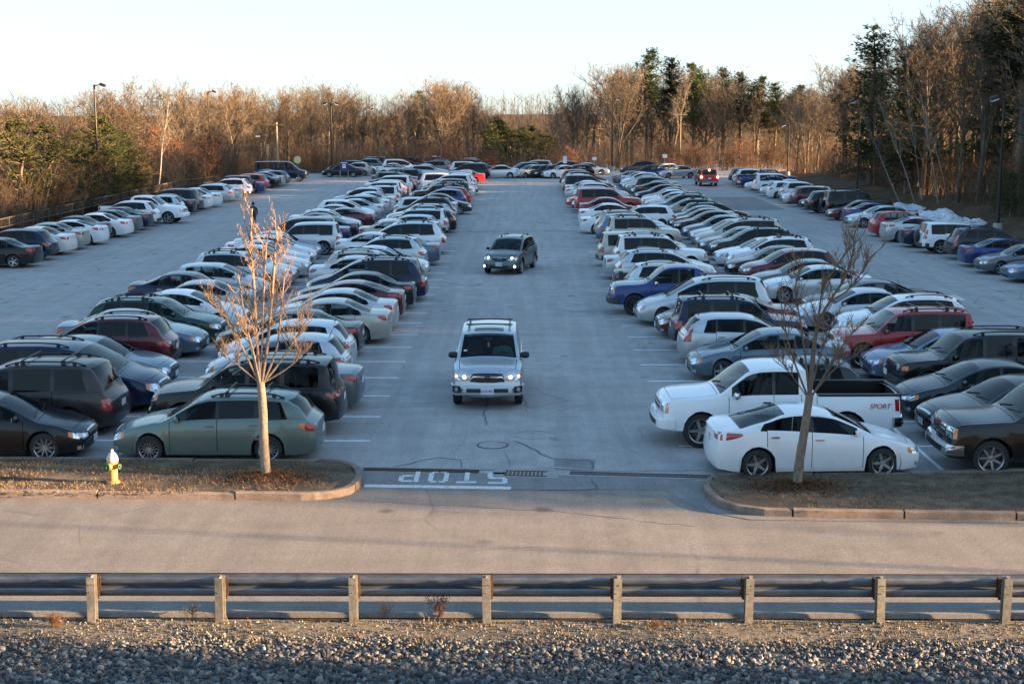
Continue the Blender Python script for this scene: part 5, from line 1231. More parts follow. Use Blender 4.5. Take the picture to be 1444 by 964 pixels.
# (slot, kind, nose, paint, faces, end x or None, options, label or None)
A=[(0,'wagon','plain','sage','L',-4.43,('mesh','rails','bars_roof','moulding','ambertail'),'sage green station wagon with roof bars behind the sunlit young tree'),
(1,'tall_suv','plain','black','L',-4.25,('five','rails','bars_roof','ambertail','chrome'),'black suv with roof bars parked behind the sage green wagon'),
(2,'sedan','plain','grey','L',-4.1,('ten','chrome'),'grey sedan whose red and white taillight shows past the black suv'),
(3,'hatchback','big','silver','L',-4.7,('five','antenna'),'silver hatchback with roof antenna behind the grey sedan'),
(4,'hatchback','plain','light_silver','L',-4.9,('seven','antenna'),'pale silver hatchback just in front of the black sedan, left row'),
(5,'sedan','plain','black','L',-4.95,('five','chrome'),'black sedan between pale silver hatchback and gold silver sedan'),
(6,'sedan','big','champagne','L',-4.3,('ten',),'gold silver sedan with large dark round taillight'),
(7,'sedan','plain','silver','L',-4.3,('five','whitetail'),'silver sedan with clear taillights behind the gold silver one'),
(8,'sleek_sedan','slim','maroon','L',-4.25,('five',),'dark red sedan in the left centre row'),
(9,'sedan','plain','black','L',-4.05,('ten','chrome'),'black sedan with chrome window line before the navy minivan'),
(10,'minivan','plain','navy','L',-3.75,('five','rails','bars_roof','chrome'),'navy minivan with roof rack in the left centre row'),
(11,'sedan','plain','silver','R',-4.3,('five',),None),(12,'wagon','plain','champagne','R',-4.2,('seven','rails'),'champagne wagon with roof rack hidden behind the navy minivan'),
(13,'sedan','plain','light_silver','R',-4.1,('five',),None),(14,'suv','plain','silver','L',-4.4,('rails',),None),(15,'sedan','plain','blue_grey','L',-4.0,('five',),None),(16,'sedan','plain','light_silver','R',-5.0,(),None),
(17,'minivan','plain','light_silver','L',-3.9,('rails','bars_roof','chrome'),None),(18,'sedan','plain','black','L',-4.2,(),None),(19,'sedan','plain','champagne','R',-4.6,(),None),(20,'hatchback','plain','silver','L',-4.6,(),None),
(21,'boxy_suv','jeep','light_silver','L',-4.3,('rails',),None),(22,'hatchback','plain','black','L',-3.9,(),None),(23,'sedan','plain','black','L',-4.0,('five','chrome'),None),(24,'wagon','plain','silver','L',-4.3,('rails',),None),(25,'suv','slim','charcoal','L',-4.3,('rails',),None),
(26,'wagon','plain','light_silver','R',-4.3,(),None),(28,'sedan','plain','charcoal','R',-3.4,('five',),None),(30,'hatchback','plain','blue','L',-4.1,(),None),(32,'tall_suv','truck','black','L',-4.0,('rails','bars_roof'),None),(35,'suv','plain','charcoal','L',-4.2,(),None),(38,'minivan','plain','pearl','L',-4.1,(),None),(40,'suv','plain','white','L',-4.1,(),None),(44,'sedan','plain','bright_red','L',-3.6,(),None)]
B=[(0,'sleek_sedan','slim','black','R',-9.7,('ten','chrome'),'glossy black sedan at the left edge beside the hydrant'),
(1,'minivan','plain','bronze','L',-9.7,('steel','rails','bars_roof','blackhandle'),'brown grey minivan behind the glossy black sedan'),
(2,'minivan','big','navy','R',-9.3,('seven','rails'),'navy minivan facing right beside the brown grey one'),
(3,'sedan','plain','blue_grey','R',-9.7,('five',),'dark blue grey sedan between the navy minivan and the dark red suv'),
(4,'suv','slim','maroon','L',-10.3,('five','rails'),'dark red suv with chrome taillight in the second left row'),
(5,'sedan','plain','blue_grey','R',-10.0,('mesh','kidney'),'grey blue sedan with mesh wheel beyond the dark red suv'),
(6,'wagon','plain','dark_green','R',-9.95,('seven','rails','bars_roof'),'dark green station wagon with roof rack'),
(7,'sleek_sedan','plain','white','R',-9.6,('five',),'white sedan with dark side glass beyond the dark green wagon'),
(8,'sedan','plain','champagne','L',-9.8,('five','whitetail'),'champagne sedan beside the white sedan, seen through the sunlit tree'),
(9,'sedan','plain','navy','R',-10.6,('chrome',),'navy sedan between the champagne sedan and the silver suv'),
(10,'hatchback','plain','silver','R',-10.2,(),None),
(11,'suv','big','silver','R',-9.7,('rails','bars_roof'),'silver grey suv with roof bars behind the sunlit young tree'),
(12,'sedan','plain','silver','R',-9.9,(),None),(13,'sedan','big','light_silver','R',-9.8,('bars',),None),(14,'sedan','plain','silver','R',-10.0,('five',),None),(15,'sleek_sedan','slim','light_silver','R',-10.2,(),None),(16,'sedan','big','silver','R',-10.3,('five',),None),(18,'minivan','plain','grey','L',-9.9,('chrome','spoiler'),None),(19,'sedan','plain','blue','L',-9.8,(),None),(20,'sedan','plain','navy','L',-9.6,(),None),
(21,'sedan','plain','charcoal','R',-9.7,(),None),(22,'sedan','big','pearl','R',-9.9,(),'off white sedan with a dark nose mask in the second left row'),(24,'sedan','plain','silver','R',-9.7,('five',),None),(25,'hatchback','plain','white','R',-9.9,(),None),(27,'wagon','plain','teal','L',-9.8,('ambertail',),None),(28,'sedan','plain','light_silver','L',-9.6,(),None),(31,'boxy_suv','jeep','white','L',-9.4,('rails',),None),(33,'boxy_suv','plain','light_silver','L',-9.7,(),None),(36,'sedan','plain','light_blue','L',-9.5,(),None),(39,'sedan','plain','navy','R',-9.7,(),None),(42,'pickup','truck','charcoal','L',-9.3,(),'charcoal pickup truck far back in the second left row')]
C=[(14.8,'sedan','plain','black','L',-23.9,('five',),'black sedan at the left edge in the row by the fence'),(16,'suv','slim','navy','L',-24.1,('chrome',),'dark blue suv second from the left edge by the fence'),(17.1,'sedan','plain','pearl','L',-24.0,('five',),'off white sedan beside the dark blue suv by the fence'),(18.1,'sedan','plain','champagne','L',-24.2,(),None),(19.2,'sleek_sedan','slim','white','L',-23.9,('five',),None),
(20.2,'sedan','plain','navy','L',-24.4,(),None),(21,'sedan','plain','white','L',-23.8,('steel',),None),(22,'sedan','plain','teal','L',-23.8,(),None),(23,'sedan','plain','navy','L',-23.9,(),None),(24,'suv','plain','white','L',-24.0,(),None),(25,'pickup','truck','white','R',-22.9,('paintbumper',),'white lifted pickup truck facing right in the row by the fence'),
(27,'hatchback','plain','silver','L',-24.1,(),None),(28,'sedan','plain','black','L',-24,(),None),(29,'minivan','plain','charcoal','L',-24,(),None),(30,'sleek_sedan','plain','white','L',-23.8,(),None),(31,'sedan','plain','white','L',-23.8,(),None),(33,'wagon','plain','silver','L',-23.8,(),None),(34,'sedan','plain','light_silver','L',-23.6,(),None),(36,'suv','plain','white','L',-23.7,('rails',),None),(37,'boxy_suv','plain','charcoal','L',-24,('spare',),None),(38,'sedan','plain','blue','L',-23.6,(),None),(39,'suv','plain','bright_red','L',-23.7,(),None),(41,'sedan','plain','black','L',-23.5,(),None),(42,'sedan','plain','silver','L',-23.5,(),None),(43,'wagon','plain','teal','L',-23.4,(),None),(46,'van','truck','navy','R',-22.8,(),'dark navy passenger van parked beside the octagonal sign')]
D=[(-.3,'sleek_sedan','slim','white','R',4.05,('five','chrome'),'white sedan behind the young tree of the right island'),
(.8,'pickup','truck','white','L',3.2,('five','paintbumper','chromemirror','blackhandle'),'white pickup truck with red lettering on its bed side'),
(1.75,'hatchback','plain','charcoal','L',4.7,('bars_roof',),'charcoal hatchback almost hidden behind the white pickup truck'),
(3.75,'sedan','plain','blue_grey','L',4.9,('five','kidney','whitetail'),'blue grey sedan with split grille beyond the white pickup truck'),
(4.75,'hatchback','plain','silver','R',4.9,('seven','antenna','vtail'),'silver hatchback facing right next to the blue grey sedan'),
(5.7,'boxy_suv','plain','navy','R',4.9,('five','rails','bars_roof','ambertail','spare0'),'dark navy suv with roof bars and amber taillight'),
(6.7,'sedan','plain','maroon','L',4.7,('five',),'maroon car whose nose shows between navy suv and silver minivan'),
(7.75,'minivan','big','silver','L',4.2,('seven','rails','bars'),'silver minivan facing left beside the blue pickup truck'),
(8.75,'pickup','truck','blue','L',3.4,('mesh','darkwheel','chromemirror','chromegrille'),'bright blue pickup truck in the right centre row'),
(9.8,'suv','plain','light_silver','R',4.1,('spare','rails','chrome'),'pale silver suv with spare wheel on its back'),(10.8,'sedan','plain','black','R',3.9,(),None),
(12,'suv','plain','silver','R',4.2,('vtail','rails'),None),(13,'sedan','plain','silver','R',3.9,(),None),(14.1,'boxy_suv','truck','light_silver','R',4.5,('rails','bars_roof'),'pale silver boxy suv with three side windows'),(16.4,'sleek_sedan','plain','maroon','R',4.3,(),'maroon sedan with glossy pale trunk in the right centre row'),
(18.5,'boxy_suv','plain','champagne','R',4.7,('rails','bars_roof'),'beige boxy suv with three side windows'),(19.6,'suv','plain','light_blue','R',4.5,(),None),(20.7,'suv','plain','champagne','R',4.4,('vtail','rails'),None),(22,'sedan','plain','white','R',3.7,(),None),(23.2,'wagon','plain','white','L',5.6,('sunroof',),None),(24.4,'sedan','plain','white','R',4.0,(),None),(26.5,'sedan','plain','maroon','R',4.1,(),None),(28.5,'big_suv','truck','red','R',4.1,('blackmirror',),'large red suv in the right centre row'),
(29.6,'sedan','plain','charcoal','L',4.0,(),None),(30.8,'sedan','plain','bright_red','L',3.6,(),'bright red small car nosing into the lane'),(33,'suv','plain','silver','R',4.5,(),None),(35.8,'sedan','plain','white','R',4.0,(),None),(38,'sedan','plain','charcoal','R',4.2,(),None),(41,'suv','plain','black','R',4.2,(),None),(42.4,'suv','plain','maroon','R',4.0,(),None)]
E=[(-.3,'big_suv','truck','black','L',9.16,('seven','chromebumper','chromegrille'),'large black suv with chrome bumper at the right edge'),
(.8,'sedan','plain','black','L',9.6,(),'black sedan behind the large black suv'),(1.7,'sleek_sedan','slim','charcoal','L',9.65,('ten','chrome'),'charcoal sedan with ten spoke wheels at the right edge'),
(2.8,'boxy_suv','jeep','black','L',10.2,('rails',),'boxy black suv with round headlights'),(3.6,'sedan','slim','light_blue','L',10.0,('kidney',),'pale blue sedan with split grille beside the boxy black suv'),
(4.5,'boxy_suv','plain','red','L',9.5,('rails','bars_roof','blackhandle'),'dark red boxy suv with pale roof bars'),(6.0,'suv','slim','white','L',10.5,('five','rails','spoiler'),'white suv beyond the dark red boxy one'),(7.2,'sedan','plain','silver','L',9.8,('five',),'silver sedan left of the white suv'),
(8.2,'sedan','plain','charcoal','L',10.6,(),None),(10.0,'sedan','big','light_silver','L',9.7,('five','chrome'),'long pale silver sedan seen side on beyond the silver minivan'),(11,'sedan','plain','grey','L',9.8,(),None),(12,'suv','slim','maroon','L',9.7,('chrome','vtail','bars'),'maroon suv with chrome window line'),(13,'sedan','plain','black','L',9.5,(),None),
(14,'suv','big','white','L',9.9,('rails','bars_roof'),None),(14.9,'sedan','plain','white','L',9.7,(),None),(16,'suv','slim','black','L',9.8,('rails','bars','chrome'),None),(17,'sedan','plain','grey','L',9.5,(),None),(18.1,'minivan','plain','champagne','L',9.7,('rails','bars_roof'),None),(19.2,'sedan','plain','silver','L',9.8,(),None),(20.3,'sedan','plain','blue_grey','L',9.6,(),None),(21.8,'sedan','slim','black','L',9.6,('five','chrome'),None),(22.8,'sedan','plain','maroon','L',9.5,(),None),(23.8,'sedan','plain','grey','L',9.6,(),None),(24.8,'wagon','plain','black','R',11.0,('rails',),None),(26,'hatchback','plain','tan','L',9.8,('rails','bars_roof'),None),(28,'sedan','plain','light_blue','L',9.4,(),None),(29.5,'sedan','plain','light_silver','L',9.5,(),None),(31,'sedan','plain','white','L',9.5,(),None),(33.6,'sedan','plain','navy','L',9.6,('chrome',),None),(37,'suv','plain','charcoal','R',10.2,('vtail',),None)]
Fr=[(11.0,'hatchback','plain','teal','L',22.1,(),'grey green car cut by the right edge, nearest in its row'),(12.3,'sedan','plain','light_blue','L',22.0,('chrome',),'blue sedan second from the right edge in the row by the wood'),(13.6,'sedan','slim','grey','L',21.7,('five',),'grey sedan with five spoke wheels by the right wood'),(14.7,'sedan','plain','blue','R',22.0,(),'bright blue sedan next to the grey one by the right wood'),
(16.0,'suv','plain','charcoal','R',22.3,('vtail','rails'),None),(17.3,'boxy_suv','plain','white','R',21.7,('vtail','spare'),'white boxy suv with black spare wheel by the right wood'),(18.5,'sedan','plain','navy','R',21.6,(),None),(19.7,'sleek_sedan','plain','silver','R',21.4,(),None),(21.0,'hatchback','plain','red','R',21.4,('five',),'red hatchback in front of the large snow heap'),
(23.6,'sedan','plain','silver','L',21.6,('five',),'silver sedan in front of the smaller snow heap'),(24.8,'sedan','plain','blue','R',22.0,(),None),(25.9,'sedan','plain','maroon','L',21.5,(),None),(27.2,'big_suv','truck','black','R',22.1,('spare','rails'),None),(28.4,'suv','plain','black','R',21.5,('chrome',),None),(29.8,'sedan','plain','black','L',21.6,(),None),(31,'suv','plain','maroon','R',21.5,(),None),(32.4,'wagon','plain','light_silver','L',21.4,('rails',),None),(33.6,'suv','plain','silver','R',21.8,(),None),(35,'hatchback','plain','white','R',21.5,(),None),(36.2,'sedan','plain','silver','L',21.5,(),None),(38,'tall_suv','plain','white','R',21.6,('vtail',),None),(39.4,'sedan','plain','light_silver','L',21.4,(),None),(41.2,'pickup','truck','blue','R',21.5,(),None),(43.2,'suv','plain','white','R',21.8,(),None),(44.4,'suv','plain','black','R',21.8,(),None)]
rc=random.Random(77)
PW=[('silver',20),('light_silver',7),('white',14),('grey',13),('black',19),('charcoal',9),('navy',8),('blue',3),('maroon',3),('red',2),('champagne',6),('blue_grey',4),('teal',2),('pearl',3)]
KW=[('sedan',44),('sleek_sedan',10),('hatchback',12),('suv',15),('wagon',7),('minivan',6),('boxy_suv',6)]
pick=lambda tb: rc.choices([a for a,_ in tb],[b for _,b in tb])[0]
def fill(row,k0,k1,endx,side,skip=()):
    have=[r[0] for r in row]; k=k0
    while k<=k1:
        if min(abs(k-h) for h in have)>=.72 and k not in skip and rc.random()<.94:
            kd=pick(KW); row.append((k,kd,rc.choice(['plain','plain','slim','big']),pick(PW),rc.choice('LLR' if side!='D' else 'RRL'),endx+rc.uniform(-.5,.4),(('rails',) if kd in('suv','wagon','minivan') and rc.random()<.6 else ())+(('chrome',) if rc.random()<.2 else ()),None))
        k+=1
    row.sort(key=lambda r:r[0])
fill(A,27,44,-4.1,'A'); fill(B,17,44,-9.7,'B'); fill(C,15,44,-23.7,'C',(20,26,32,35,40,45)); fill(D,12,43,4.3,'D'); fill(E,8,43,9.7,'E'); fill(Fr,15,43,21.6,'F',(22,23,37))
ROWS=[('A',A,31.57,-1,'left centre row','cars in the row left of the centre lane'),('B',B,31.57,-1,'second left row','cars in the second row left of the centre lane'),('C',C,31.07,-1,'row by the left fence','cars in the row by the left fence'),('D',D,31.07,1,'right centre row','cars in the row right of the centre lane'),('E',E,31.37,1,'second right row','cars in the second row right of the centre lane'),('F',Fr,31.57,1,'row by the right wood','cars in the row by the right wood')]
PLACED={}; used={}
ORD=lambda n:['first','second','third','fourth','fifth','sixth','seventh','eighth','ninth','tenth','eleventh','twelfth'][n-1] if n<=12 else '%d%s'%(n,'th' if n%100 in(11,12,13) else {1:'st',2:'nd',3:'rd'}.get(n%10,'th'))
WORD={'tall_suv':'suv','big_suv':'large suv','boxy_suv':'boxy suv','sleek_sedan':'sedan','wagon':'station wagon','pickup':'pickup truck','van':'passenger van'}
def look(r): return CW[r[3]]+' '+WORD.get(r[1],r[1])
# short name clashes inside one row decide how much a label has to say
for rn,row,y0,sd,rname,grp in ROWS:
    for i,r in enumerate(row):
        k,kd,nose,pc,fc,ex,op,lb=r; L=CARS[kd]['L']; y=y0+2.66*k+rc.uniform(-.17,.17)*(1 if k>5 else .2)
        x=ex+sd*L/2; lod=0 if y<60 else 1
        op=tuple(o for o in op if o!='spare0')
        if lod: op=tuple(o for o in op if o in('rails','bars_roof','vtail','spare','kidney','sunroof','chromemirror','paintbumper','bars','steel','mesh'))
        ang=(180 if fc=='L' else 0)+rc.gauss(0,1.4)
        root,P=place_car(kd,nose,op,pc,(x,y,0),ang,lod); PLACED[(rn,k)]=(root,P)
        if lod: root.scale=(rc.uniform(.95,1.04),rc.uniform(.98,1.02),rc.uniform(.96,1.05))
        if not lb:
            n1=look(row[i-1]) if i else 'the island'; n2=look(row[i+1]) if i<len(row)-1 else 'the end'; me=look(r)
            lb='%s between %s and %s, %s'%(me,n1,n2,rname)
            if lb in used: lb='%s facing %s, %s car from the front in the %s'%(me,'left' if fc=='L' else 'right',ORD(i+1),rname)
        used[lb]=1; tag(root,lb,THINGCAT[kd],grp)
# cars beyond the cross lane at the far end
far=[('sedan','light_silver',-2.4,160.5,180,'pale silver sedan seen side on at the far end of the lane'),('suv','black',.4,163.5,200,'black suv just right of the pale silver sedan at the far end'),('sedan','champagne',1.3,161.5,215,'champagne car in the huddle at the far end of the lane'),('sedan','charcoal',2.4,161.8,215,'charcoal car in the middle of the huddle at the far end'),('sedan','black',3.3,161.8,212,'black car beside the charcoal one at the far end'),('sedan','white',4.7,160.5,200,'white car in the huddle at the far end of the lane'),('hatchback','black',6.3,161,190,'black hatchback at the right end of the far huddle'),('minivan','grey',1.6,168,180,'grey minivan behind the huddle at the far end'),('suv','maroon',5.0,168,180,'maroon suv behind the huddle at the far end'),('sedan','silver',8.2,168,0,'silver sedan behind the white sign post at the far end'),
('sedan','black',-20.2,163,180,'black sedan parked beside the blue notice board'),('suv','charcoal',-20.5,169,180,'charcoal suv behind the black sedan by the blue board'),
('sedan','navy',14.5,161,180,'navy sedan at the far end left of the red driving suv'),('hatchback','white',16.3,163.5,200,'white hatchback at the far end left of the red driving suv'),('sedan','silver',17.5,160,200,'silver sedan nearest the red driving suv at the far end'),('suv','charcoal',14.0,168,180,'charcoal suv behind the navy sedan at the far end')]
for kd,pc,x,y,a,lb in far:
    root,P=place_car(kd,'plain',(),pc,(x,y,0),a,1); tag(root,lb,THINGCAT[kd],'cars at the far end of the lot')
for i in range(26):
    x=-19+ (i%2)*4.9+rc.uniform(-.3,.3)+ (8.6 if i%4>1 else 0); y=157+ (i//2)*2.3
    if y<165 and x<-13: continue
    kd=pick(KW); pc=pick(PW); fa=rc.choice([0,180]); root,P=place_car(kd,'plain',(),pc,(x,y,0),fa,1); tag(root,'%s %s facing %s in the packed rows beyond the left centre row, %s'%(CW[pc],WORD.get(kd,kd),'left' if fa else 'right',['nearest ones','middle ones','farthest ones'][min(2,i//9)]),THINGCAT[kd],'cars in the distant rows')

# ------------------------------------------------------------------ marks on single cars
def text_mesh(s,size,matn,shear=0,ext=.003):
    c=bpy.data.curves.new('t','FONT'); c.body=s; c.size=size; c.extrude=ext; c.align_x='CENTER'; c.align_y='CENTER'; c.shear=shear
    o=bpy.data.objects.new('t',c); COL.objects.link(o); dg=bpy.context.evaluated_depsgraph_get(); me=bpy.data.meshes.new_from_object(o.evaluated_get(dg)); bpy.data.objects.remove(o); me.materials.clear(); me.materials.append(M[matn]); return me
def put_text(parent,s,size,matn,loc,rot,shear=0,name='lettering'):
    o=bpy.data.objects.new(name,text_mesh(s,size,matn,shear)); COL.objects.link(o); o.parent=parent; o.location=loc; o.rotation_euler=rot; return o
mat('print_red',(.40,.015,.03),.4); mat('print_dark',(.06,.02,.06),.5)
# red side lettering on the white pickup (its left side faces us)
pk_,P=PLACED[('D',.8)]
p=P.side(5.12,.98,1,.012); put_text(pk_,'SPORT',.165,'print_red',p,(PI/2,0,PI),.25)
gm,P=PLACED[('E',-.3)]; c,_=P.hit(1,0,1.01,.03); put_text(gm,'GMC',.15,'print_red',c,(PI/2,0,PI/2),0,'grille_lettering')
# the two moving cars
dr,P=place_car('tall_suv','big',('rails','greyrails','bars_roof','blackmirror','five','sunroof','noplate'),'silver',(-.84,38.75,0),-90,0)
tag(dr,'silver suv with lit headlights driving towards us in the centre lane','suv','cars being driven in the lot')
def glow(P,root,end,phi,z,sz,matn,name='bulb'):
    c,d=P.hit(end,phi,z,.012); mb=MB(); mb.lathe([(0,.02),(sz*.6,.015),(sz,-.01)],12,'y',c=(0,0,0)); a=math.atan2(d.y,d.x)-PI/2
    o=mb.obj(name,[matn],root,c,a); return o
for s in(1,-1):
    glow(P,dr,1,34*s,.86,.050,'lamp_on'); glow(P,dr,1,44*s,.88,.038,'amber_on' if s<0 else 'lamp_on')
    mb=MB(); 
c,_=P.hit(1,0,.52,.085); mb=MB(); mb.box(c,(.02,.34,.17)); mb.obj('license_plate',['plate_white'],dr); put_text(dr,'57W 891',.085,'print_dark',c+Vector((.014,0,.0)),(PI/2,0,PI/2),0,'plate_lettering')
for o in list(dr.children):
    if o.name.startswith('license_plate') and o.location.length<.01 and o is not dr.children[-1] : pass
def fog(P,root,z,on):
    for s in(1,-1):
        mb=MB(); pts=[]
        c,d=P.hit(1,39*s,z,.010+(.055 if z>.5 else 0)); mb=MB(); mb.box((0,0,0),(.26,.02,.17)); rec=mb.obj('fog_recess',['black_plastic'],root,c,math.atan2(d.y,d.x)-PI/2)
        mb=MB(); mb.lathe([(0,.03),(.05,.025),(.062,.0)],14,'y'); mb.obj('fog_lamp',['lamp_cool' if on else 'lamp_clear'],rec)
fog(P,dr,.56,False)
# grille emblem of three ovals, hood creases
c,_=P.hit(1,0,.83,.03); mb=MB()
for rx,rz,cz in((.085,.058,0),(.028,.05,.0),(.062,.022,.026)):
    mb.tube([(c.x,c.y+rx*math.cos(a),c.z+cz+rz*math.sin(a)) for a in [2*PI*i/20 for i in range(21)]],.008,5)
mb.obj('emblem',['gloss_black'],dr)
mb=MB()
for s in(1,-1):
    pts=[]
    for x in(2.15,1.9,1.6,1.3):
        y=s*(.42+.10*(2.15-x)/.85); h=P.bvh.ray_cast(Vector((x,y,3)),Vector((0,0,-1)))[0]
        if h: pts.append(h+Vector((0,0,.003)))
    mb.tube(pts,.014,5)
mb.obj('hood_crease',[M['silver']],dr)
h=P.bvh.ray_cast(Vector((3,-.62,1.33)),Vector((-1,0,0)))[0]
if h: mb=MB(); mb.box(h+Vector((.004,0,0)),(.004,.09,.05),0,Matrix.Rotation(-.6,3,'Y')); mb.obj('inspection_sticker',['plate_white'],dr)
mb=MB(); mb.box((.55,0,1.58),(.05,.24,.07)); mb.obj('rear_view_mirror',['black_plastic'],dr); mb=MB(); mb.box((.58,0,1.44),(.01,.06,.13)); mb.obj('hanging_tag',['plate_white'],dr)
fo,P=place_car('suv','slim',('rails','five','blackmirror','noplate'),'teal',(-.42,68.9,0),-104,0)
tag(fo,'grey green suv with bright headlights turning in the centre lane','suv','cars being driven in the lot')
for s in(1,-1): glow(P,fo,1,36*s,.80,.06,'lamp_cool')
fog(P,fo,.42,True); c,_=P.hit(1,0,.52,.03); mb=MB(); mb.box(c,(.02,.32,.17)); mb.obj('license_plate',['plate_white'],fo); put_text(fo,'AK 580',.09,'sign_blue',c+Vector((.014,0,0)),(PI/2,0,PI/2),0,'plate_lettering')
c,_=P.hit(1,0,.77,.025); mb=MB(); mb.tube([(c.x,c.y+.075*math.cos(a),c.z+.04*math.sin(a)) for a in [2*PI*i/16 for i in range(17)]],.010,5); mb.obj('emblem',['chrome'],fo)
rd,P=place_car('boxy_suv','plain',('rails','blackmirror'),'red',(18.9,145.2,0),92,0)
tag(rd,'red suv with glowing brake lights driving away on the right','suv','cars being driven in the lot')
for s in(1,-1): glow(P,rd,-1,44*s,.93,.13,'brake_on')
glow(P,rd,-1,0,1.62,.11,'brake_on')
mb=MB(); c,_=P.hit(-1,0,.45,.02); mb.box(c,(.12,1.5,.2)); mb.obj('bumper_guard',['rail_grey'],rd)

# ------------------------------------------------------------------ people
def figure(name,J,E,parent=None,loc=(0,0,0),rz=0,mats=('skin',),sub_=1,split=None,scale=1):
    """J: list of (x,y,z,r), E: edges; skin modifier turned into a mesh"""
    me=bpy.data.meshes.new(name); me.from_pydata([(a*scale,b*scale,c*scale) for a,b,c,_ in J],E,[]); o=bpy.data.objects.new(name,me); COL.objects.link(o)
    m=o.modifiers.new('s','SKIN'); 
    if not me.skin_vertices: me.attributes.new if False else None
    bpy.context.view_layer.objects.active=o
    if not me.skin_vertices: bpy.ops.mesh.customdata_skin_add()
    for v,j in zip(me.skin_vertices[0].data,J): v.radius=(j[3]*scale,j[3]*scale); v.use_root=False
    me.skin_vertices[0].data[0].use_root=True; m.use_smooth_shade=True
    u=o.modifiers.new('d','SUBSURF'); u.levels=sub_; u.render_levels=sub_
    dg=bpy.context.evaluated_depsgraph_get(); n=bpy.data.meshes.new_from_object(o.evaluated_get(dg)); n.name=name; bpy.data.objects.remove(o)
    n.materials.clear()
    for q in mats: n.materials.append(M[q])
    if split:
        for p in n.polygons: p.material_index=split(p.center)
    r=bpy.data.objects.new(name,n); COL.objects.link(r); r.location=loc; r.rotation_euler=(0,0,rz)
    if parent: r.parent=parent
    return r
# driver of the silver suv, seated behind the wheel (car space: x forward)
J=[(0,0,.0,.15),(-.03,0,.22,.155),(-.06,0,.42,.15),(-.05,0,.53,.06),(-.02,0,.60,.075),(0,0,.70,.095),(-.06,.19,.45,.06),(.12,.26,.28,.05),(.36,.14,.36,.038),(.42,.12,.38,.035),(-.06,-.19,.45,.06),(.12,-.25,.28,.05),(.36,-.14,.36,.038),(.42,-.12,.38,.035),(.22,.10,.0,.085),(.48,.12,-.05,.06),(.22,-.10,.0,.085),(.48,-.12,-.05,.06)]
Ed=[(0,1),(1,2),(2,3),(3,4),(4,5),(2,6),(6,7),(7,8),(8,9),(2,10),(10,11),(11,12),(12,13),(0,14),(14,15),(0,16),(16,17)]
def sp_(c): return 1 if c.z<.5 and c.x<.34 and c.z>-.1 else 0
f=figure('person',J,Ed,None,(0,0,0),0,('skin','cloth_teal'),2,sp_)
f.location=(-.84+.38*1,38.75-.18,.80); f.rotation_euler=(0,0,-PI/2); tag(f,'driver in a teal striped top behind the wheel of the silver suv','person')
mb=MB(); mb.lathe([(.0,.125),(.06,.11),(.105,.05),(.108,-.02),(.09,-.10),(.07,-.14)],14); mb.v=[(a-.025,b,c+.70) for a,b,c in mb.v]; mb.obj('hair',['hair'],f)
f2=figure('person',J,Ed,None,(0,0,0),0,('skin','cloth_black'),2,sp_); ca,sa=math.cos(math.radians(-104)),math.sin(math.radians(-104))
f2.location=(-.42+ca*.15-sa*.38,68.9+sa*.15+ca*.38,.72); f2.rotation_euler=(0,0,math.radians(-104)); tag(f2,'driver in dark clothes inside the grey green suv','person')
mb=MB(); mb.lathe([(.0,.125),(.06,.11),(.105,.05),(.108,-.02),(.09,-.10)],12); mb.v=[(a-.025,b,c+.70) for a,b,c in mb.v]; mb.obj('hair',['hair'],f2)
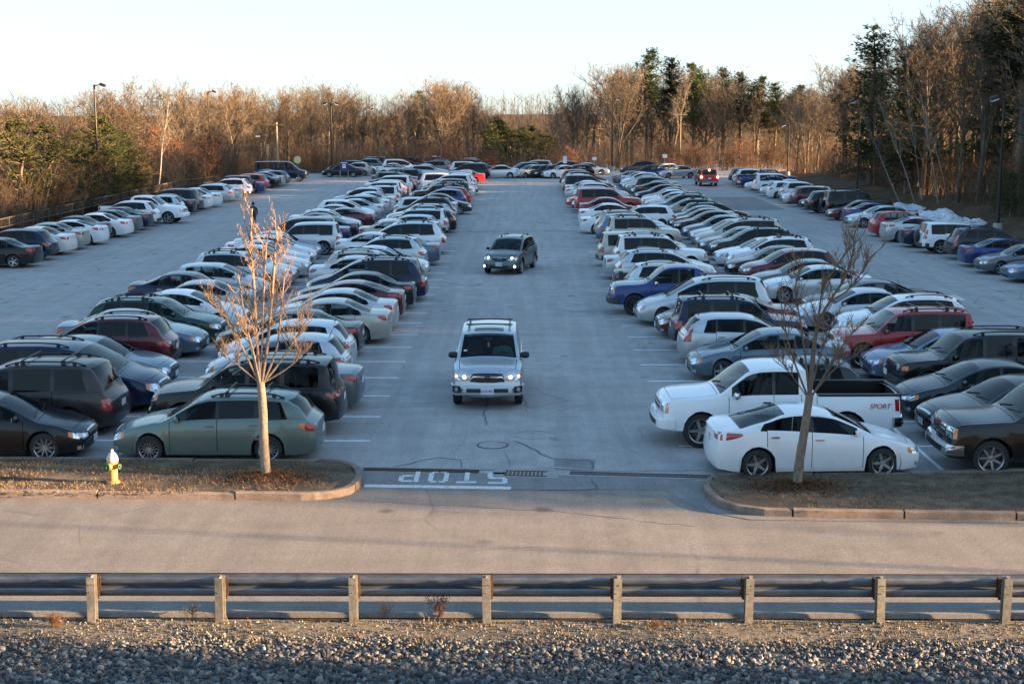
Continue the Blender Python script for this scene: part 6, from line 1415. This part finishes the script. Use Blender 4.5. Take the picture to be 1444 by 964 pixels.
# walker with a backpack, seen from behind, mid stride (y forward)
J=[(0,0,.96,.135),(0,0,1.15,.13),(0,.0,1.36,.145),(0,.02,1.49,.055),(0,.03,1.56,.065),(0,.04,1.66,.092),(0,.04,1.72,.07),
(-.10,0,.90,.10),(-.11,.16,.52,.068),(-.11,.10,.12,.042),(-.11,.20,.05,.035),(.10,0,.90,.10),(.11,.02,.50,.068),(.11,-.22,.16,.042),(.11,-.16,.05,.035),
(-.20,0,1.40,.06),(-.25,-.06,1.14,.045),(-.24,.06,.92,.034),(-.235,.09,.84,.03),(-.235,.10,.78,.012),(-.25,.11,.775,.010),(.20,0,1.40,.06),(.26,.03,1.14,.045),(.24,.16,.96,.034),(.235,.20,.90,.03),(.235,.22,.84,.012),(.25,.23,.84,.010)]
Ed=[(0,1),(1,2),(2,3),(3,4),(4,5),(5,6),(0,7),(7,8),(8,9),(9,10),(0,11),(11,12),(12,13),(13,14),(2,15),(15,16),(16,17),(17,18),(18,19),(18,20),(2,21),(21,22),(22,23),(23,24),(24,25),(24,26)]
def sp2(c): return 2 if c.z>1.54 or (abs(c.x)>.2 and c.z<.92) else (1 if c.z<.93 else 0)
w=figure('person',J,Ed,None,(0,0,0),0,('cloth_black','denim','skin'),2,sp2); gx=(357.5-733)*92/2005; w.location=(gx,92,.0); w.rotation_euler=(0,0,math.radians(12)); tag(w,'walker in dark clothes with a dark backpack crossing the left lane','person')
mb=MB(); mb.lathe([(0,.115),(.06,.10),(.10,.04),(.10,-.02),(.085,-.09)],12); mb.v=[(a,b+.025,c+1.69) for a,b,c in mb.v]; mb.obj('hair',['hair'],w)
bp=empty('backpack',(gx,92,0),math.radians(12)); tag(bp,'dark grey backpack worn by the walker in the left lane','backpack')
mb=MB(); n=10
for j in range(6):
    pass
mb.lathe([(0,-.30),(.13,-.30),(.19,-.24),(.20,-.05),(.18,.12),(.12,.23),(0,.27)],16); mb.v=[(a*.95,b*.62-.22,c+1.20) for a,b,c in mb.v]; mb.obj('bag',['pack_grey'],bp)
mb=MB(); mb.lathe([(0,-.15),(.10,-.15),(.13,-.08),(.12,.06),(0,.10)],12); mb.v=[(a*.9,b*.4-.345,c+1.08) for a,b,c in mb.v]; mb.obj('front_pocket',['cloth_black'],bp)
for s in(1,-1): mb=MB(); mb.tube([(s*.13,-.12,1.40),(s*.14,.02,1.50),(s*.14,.15,1.40),(s*.15,.13,1.18),(s*.14,-.10,1.02)],.022,5); mb.obj('strap',['pack_grey'],bp)
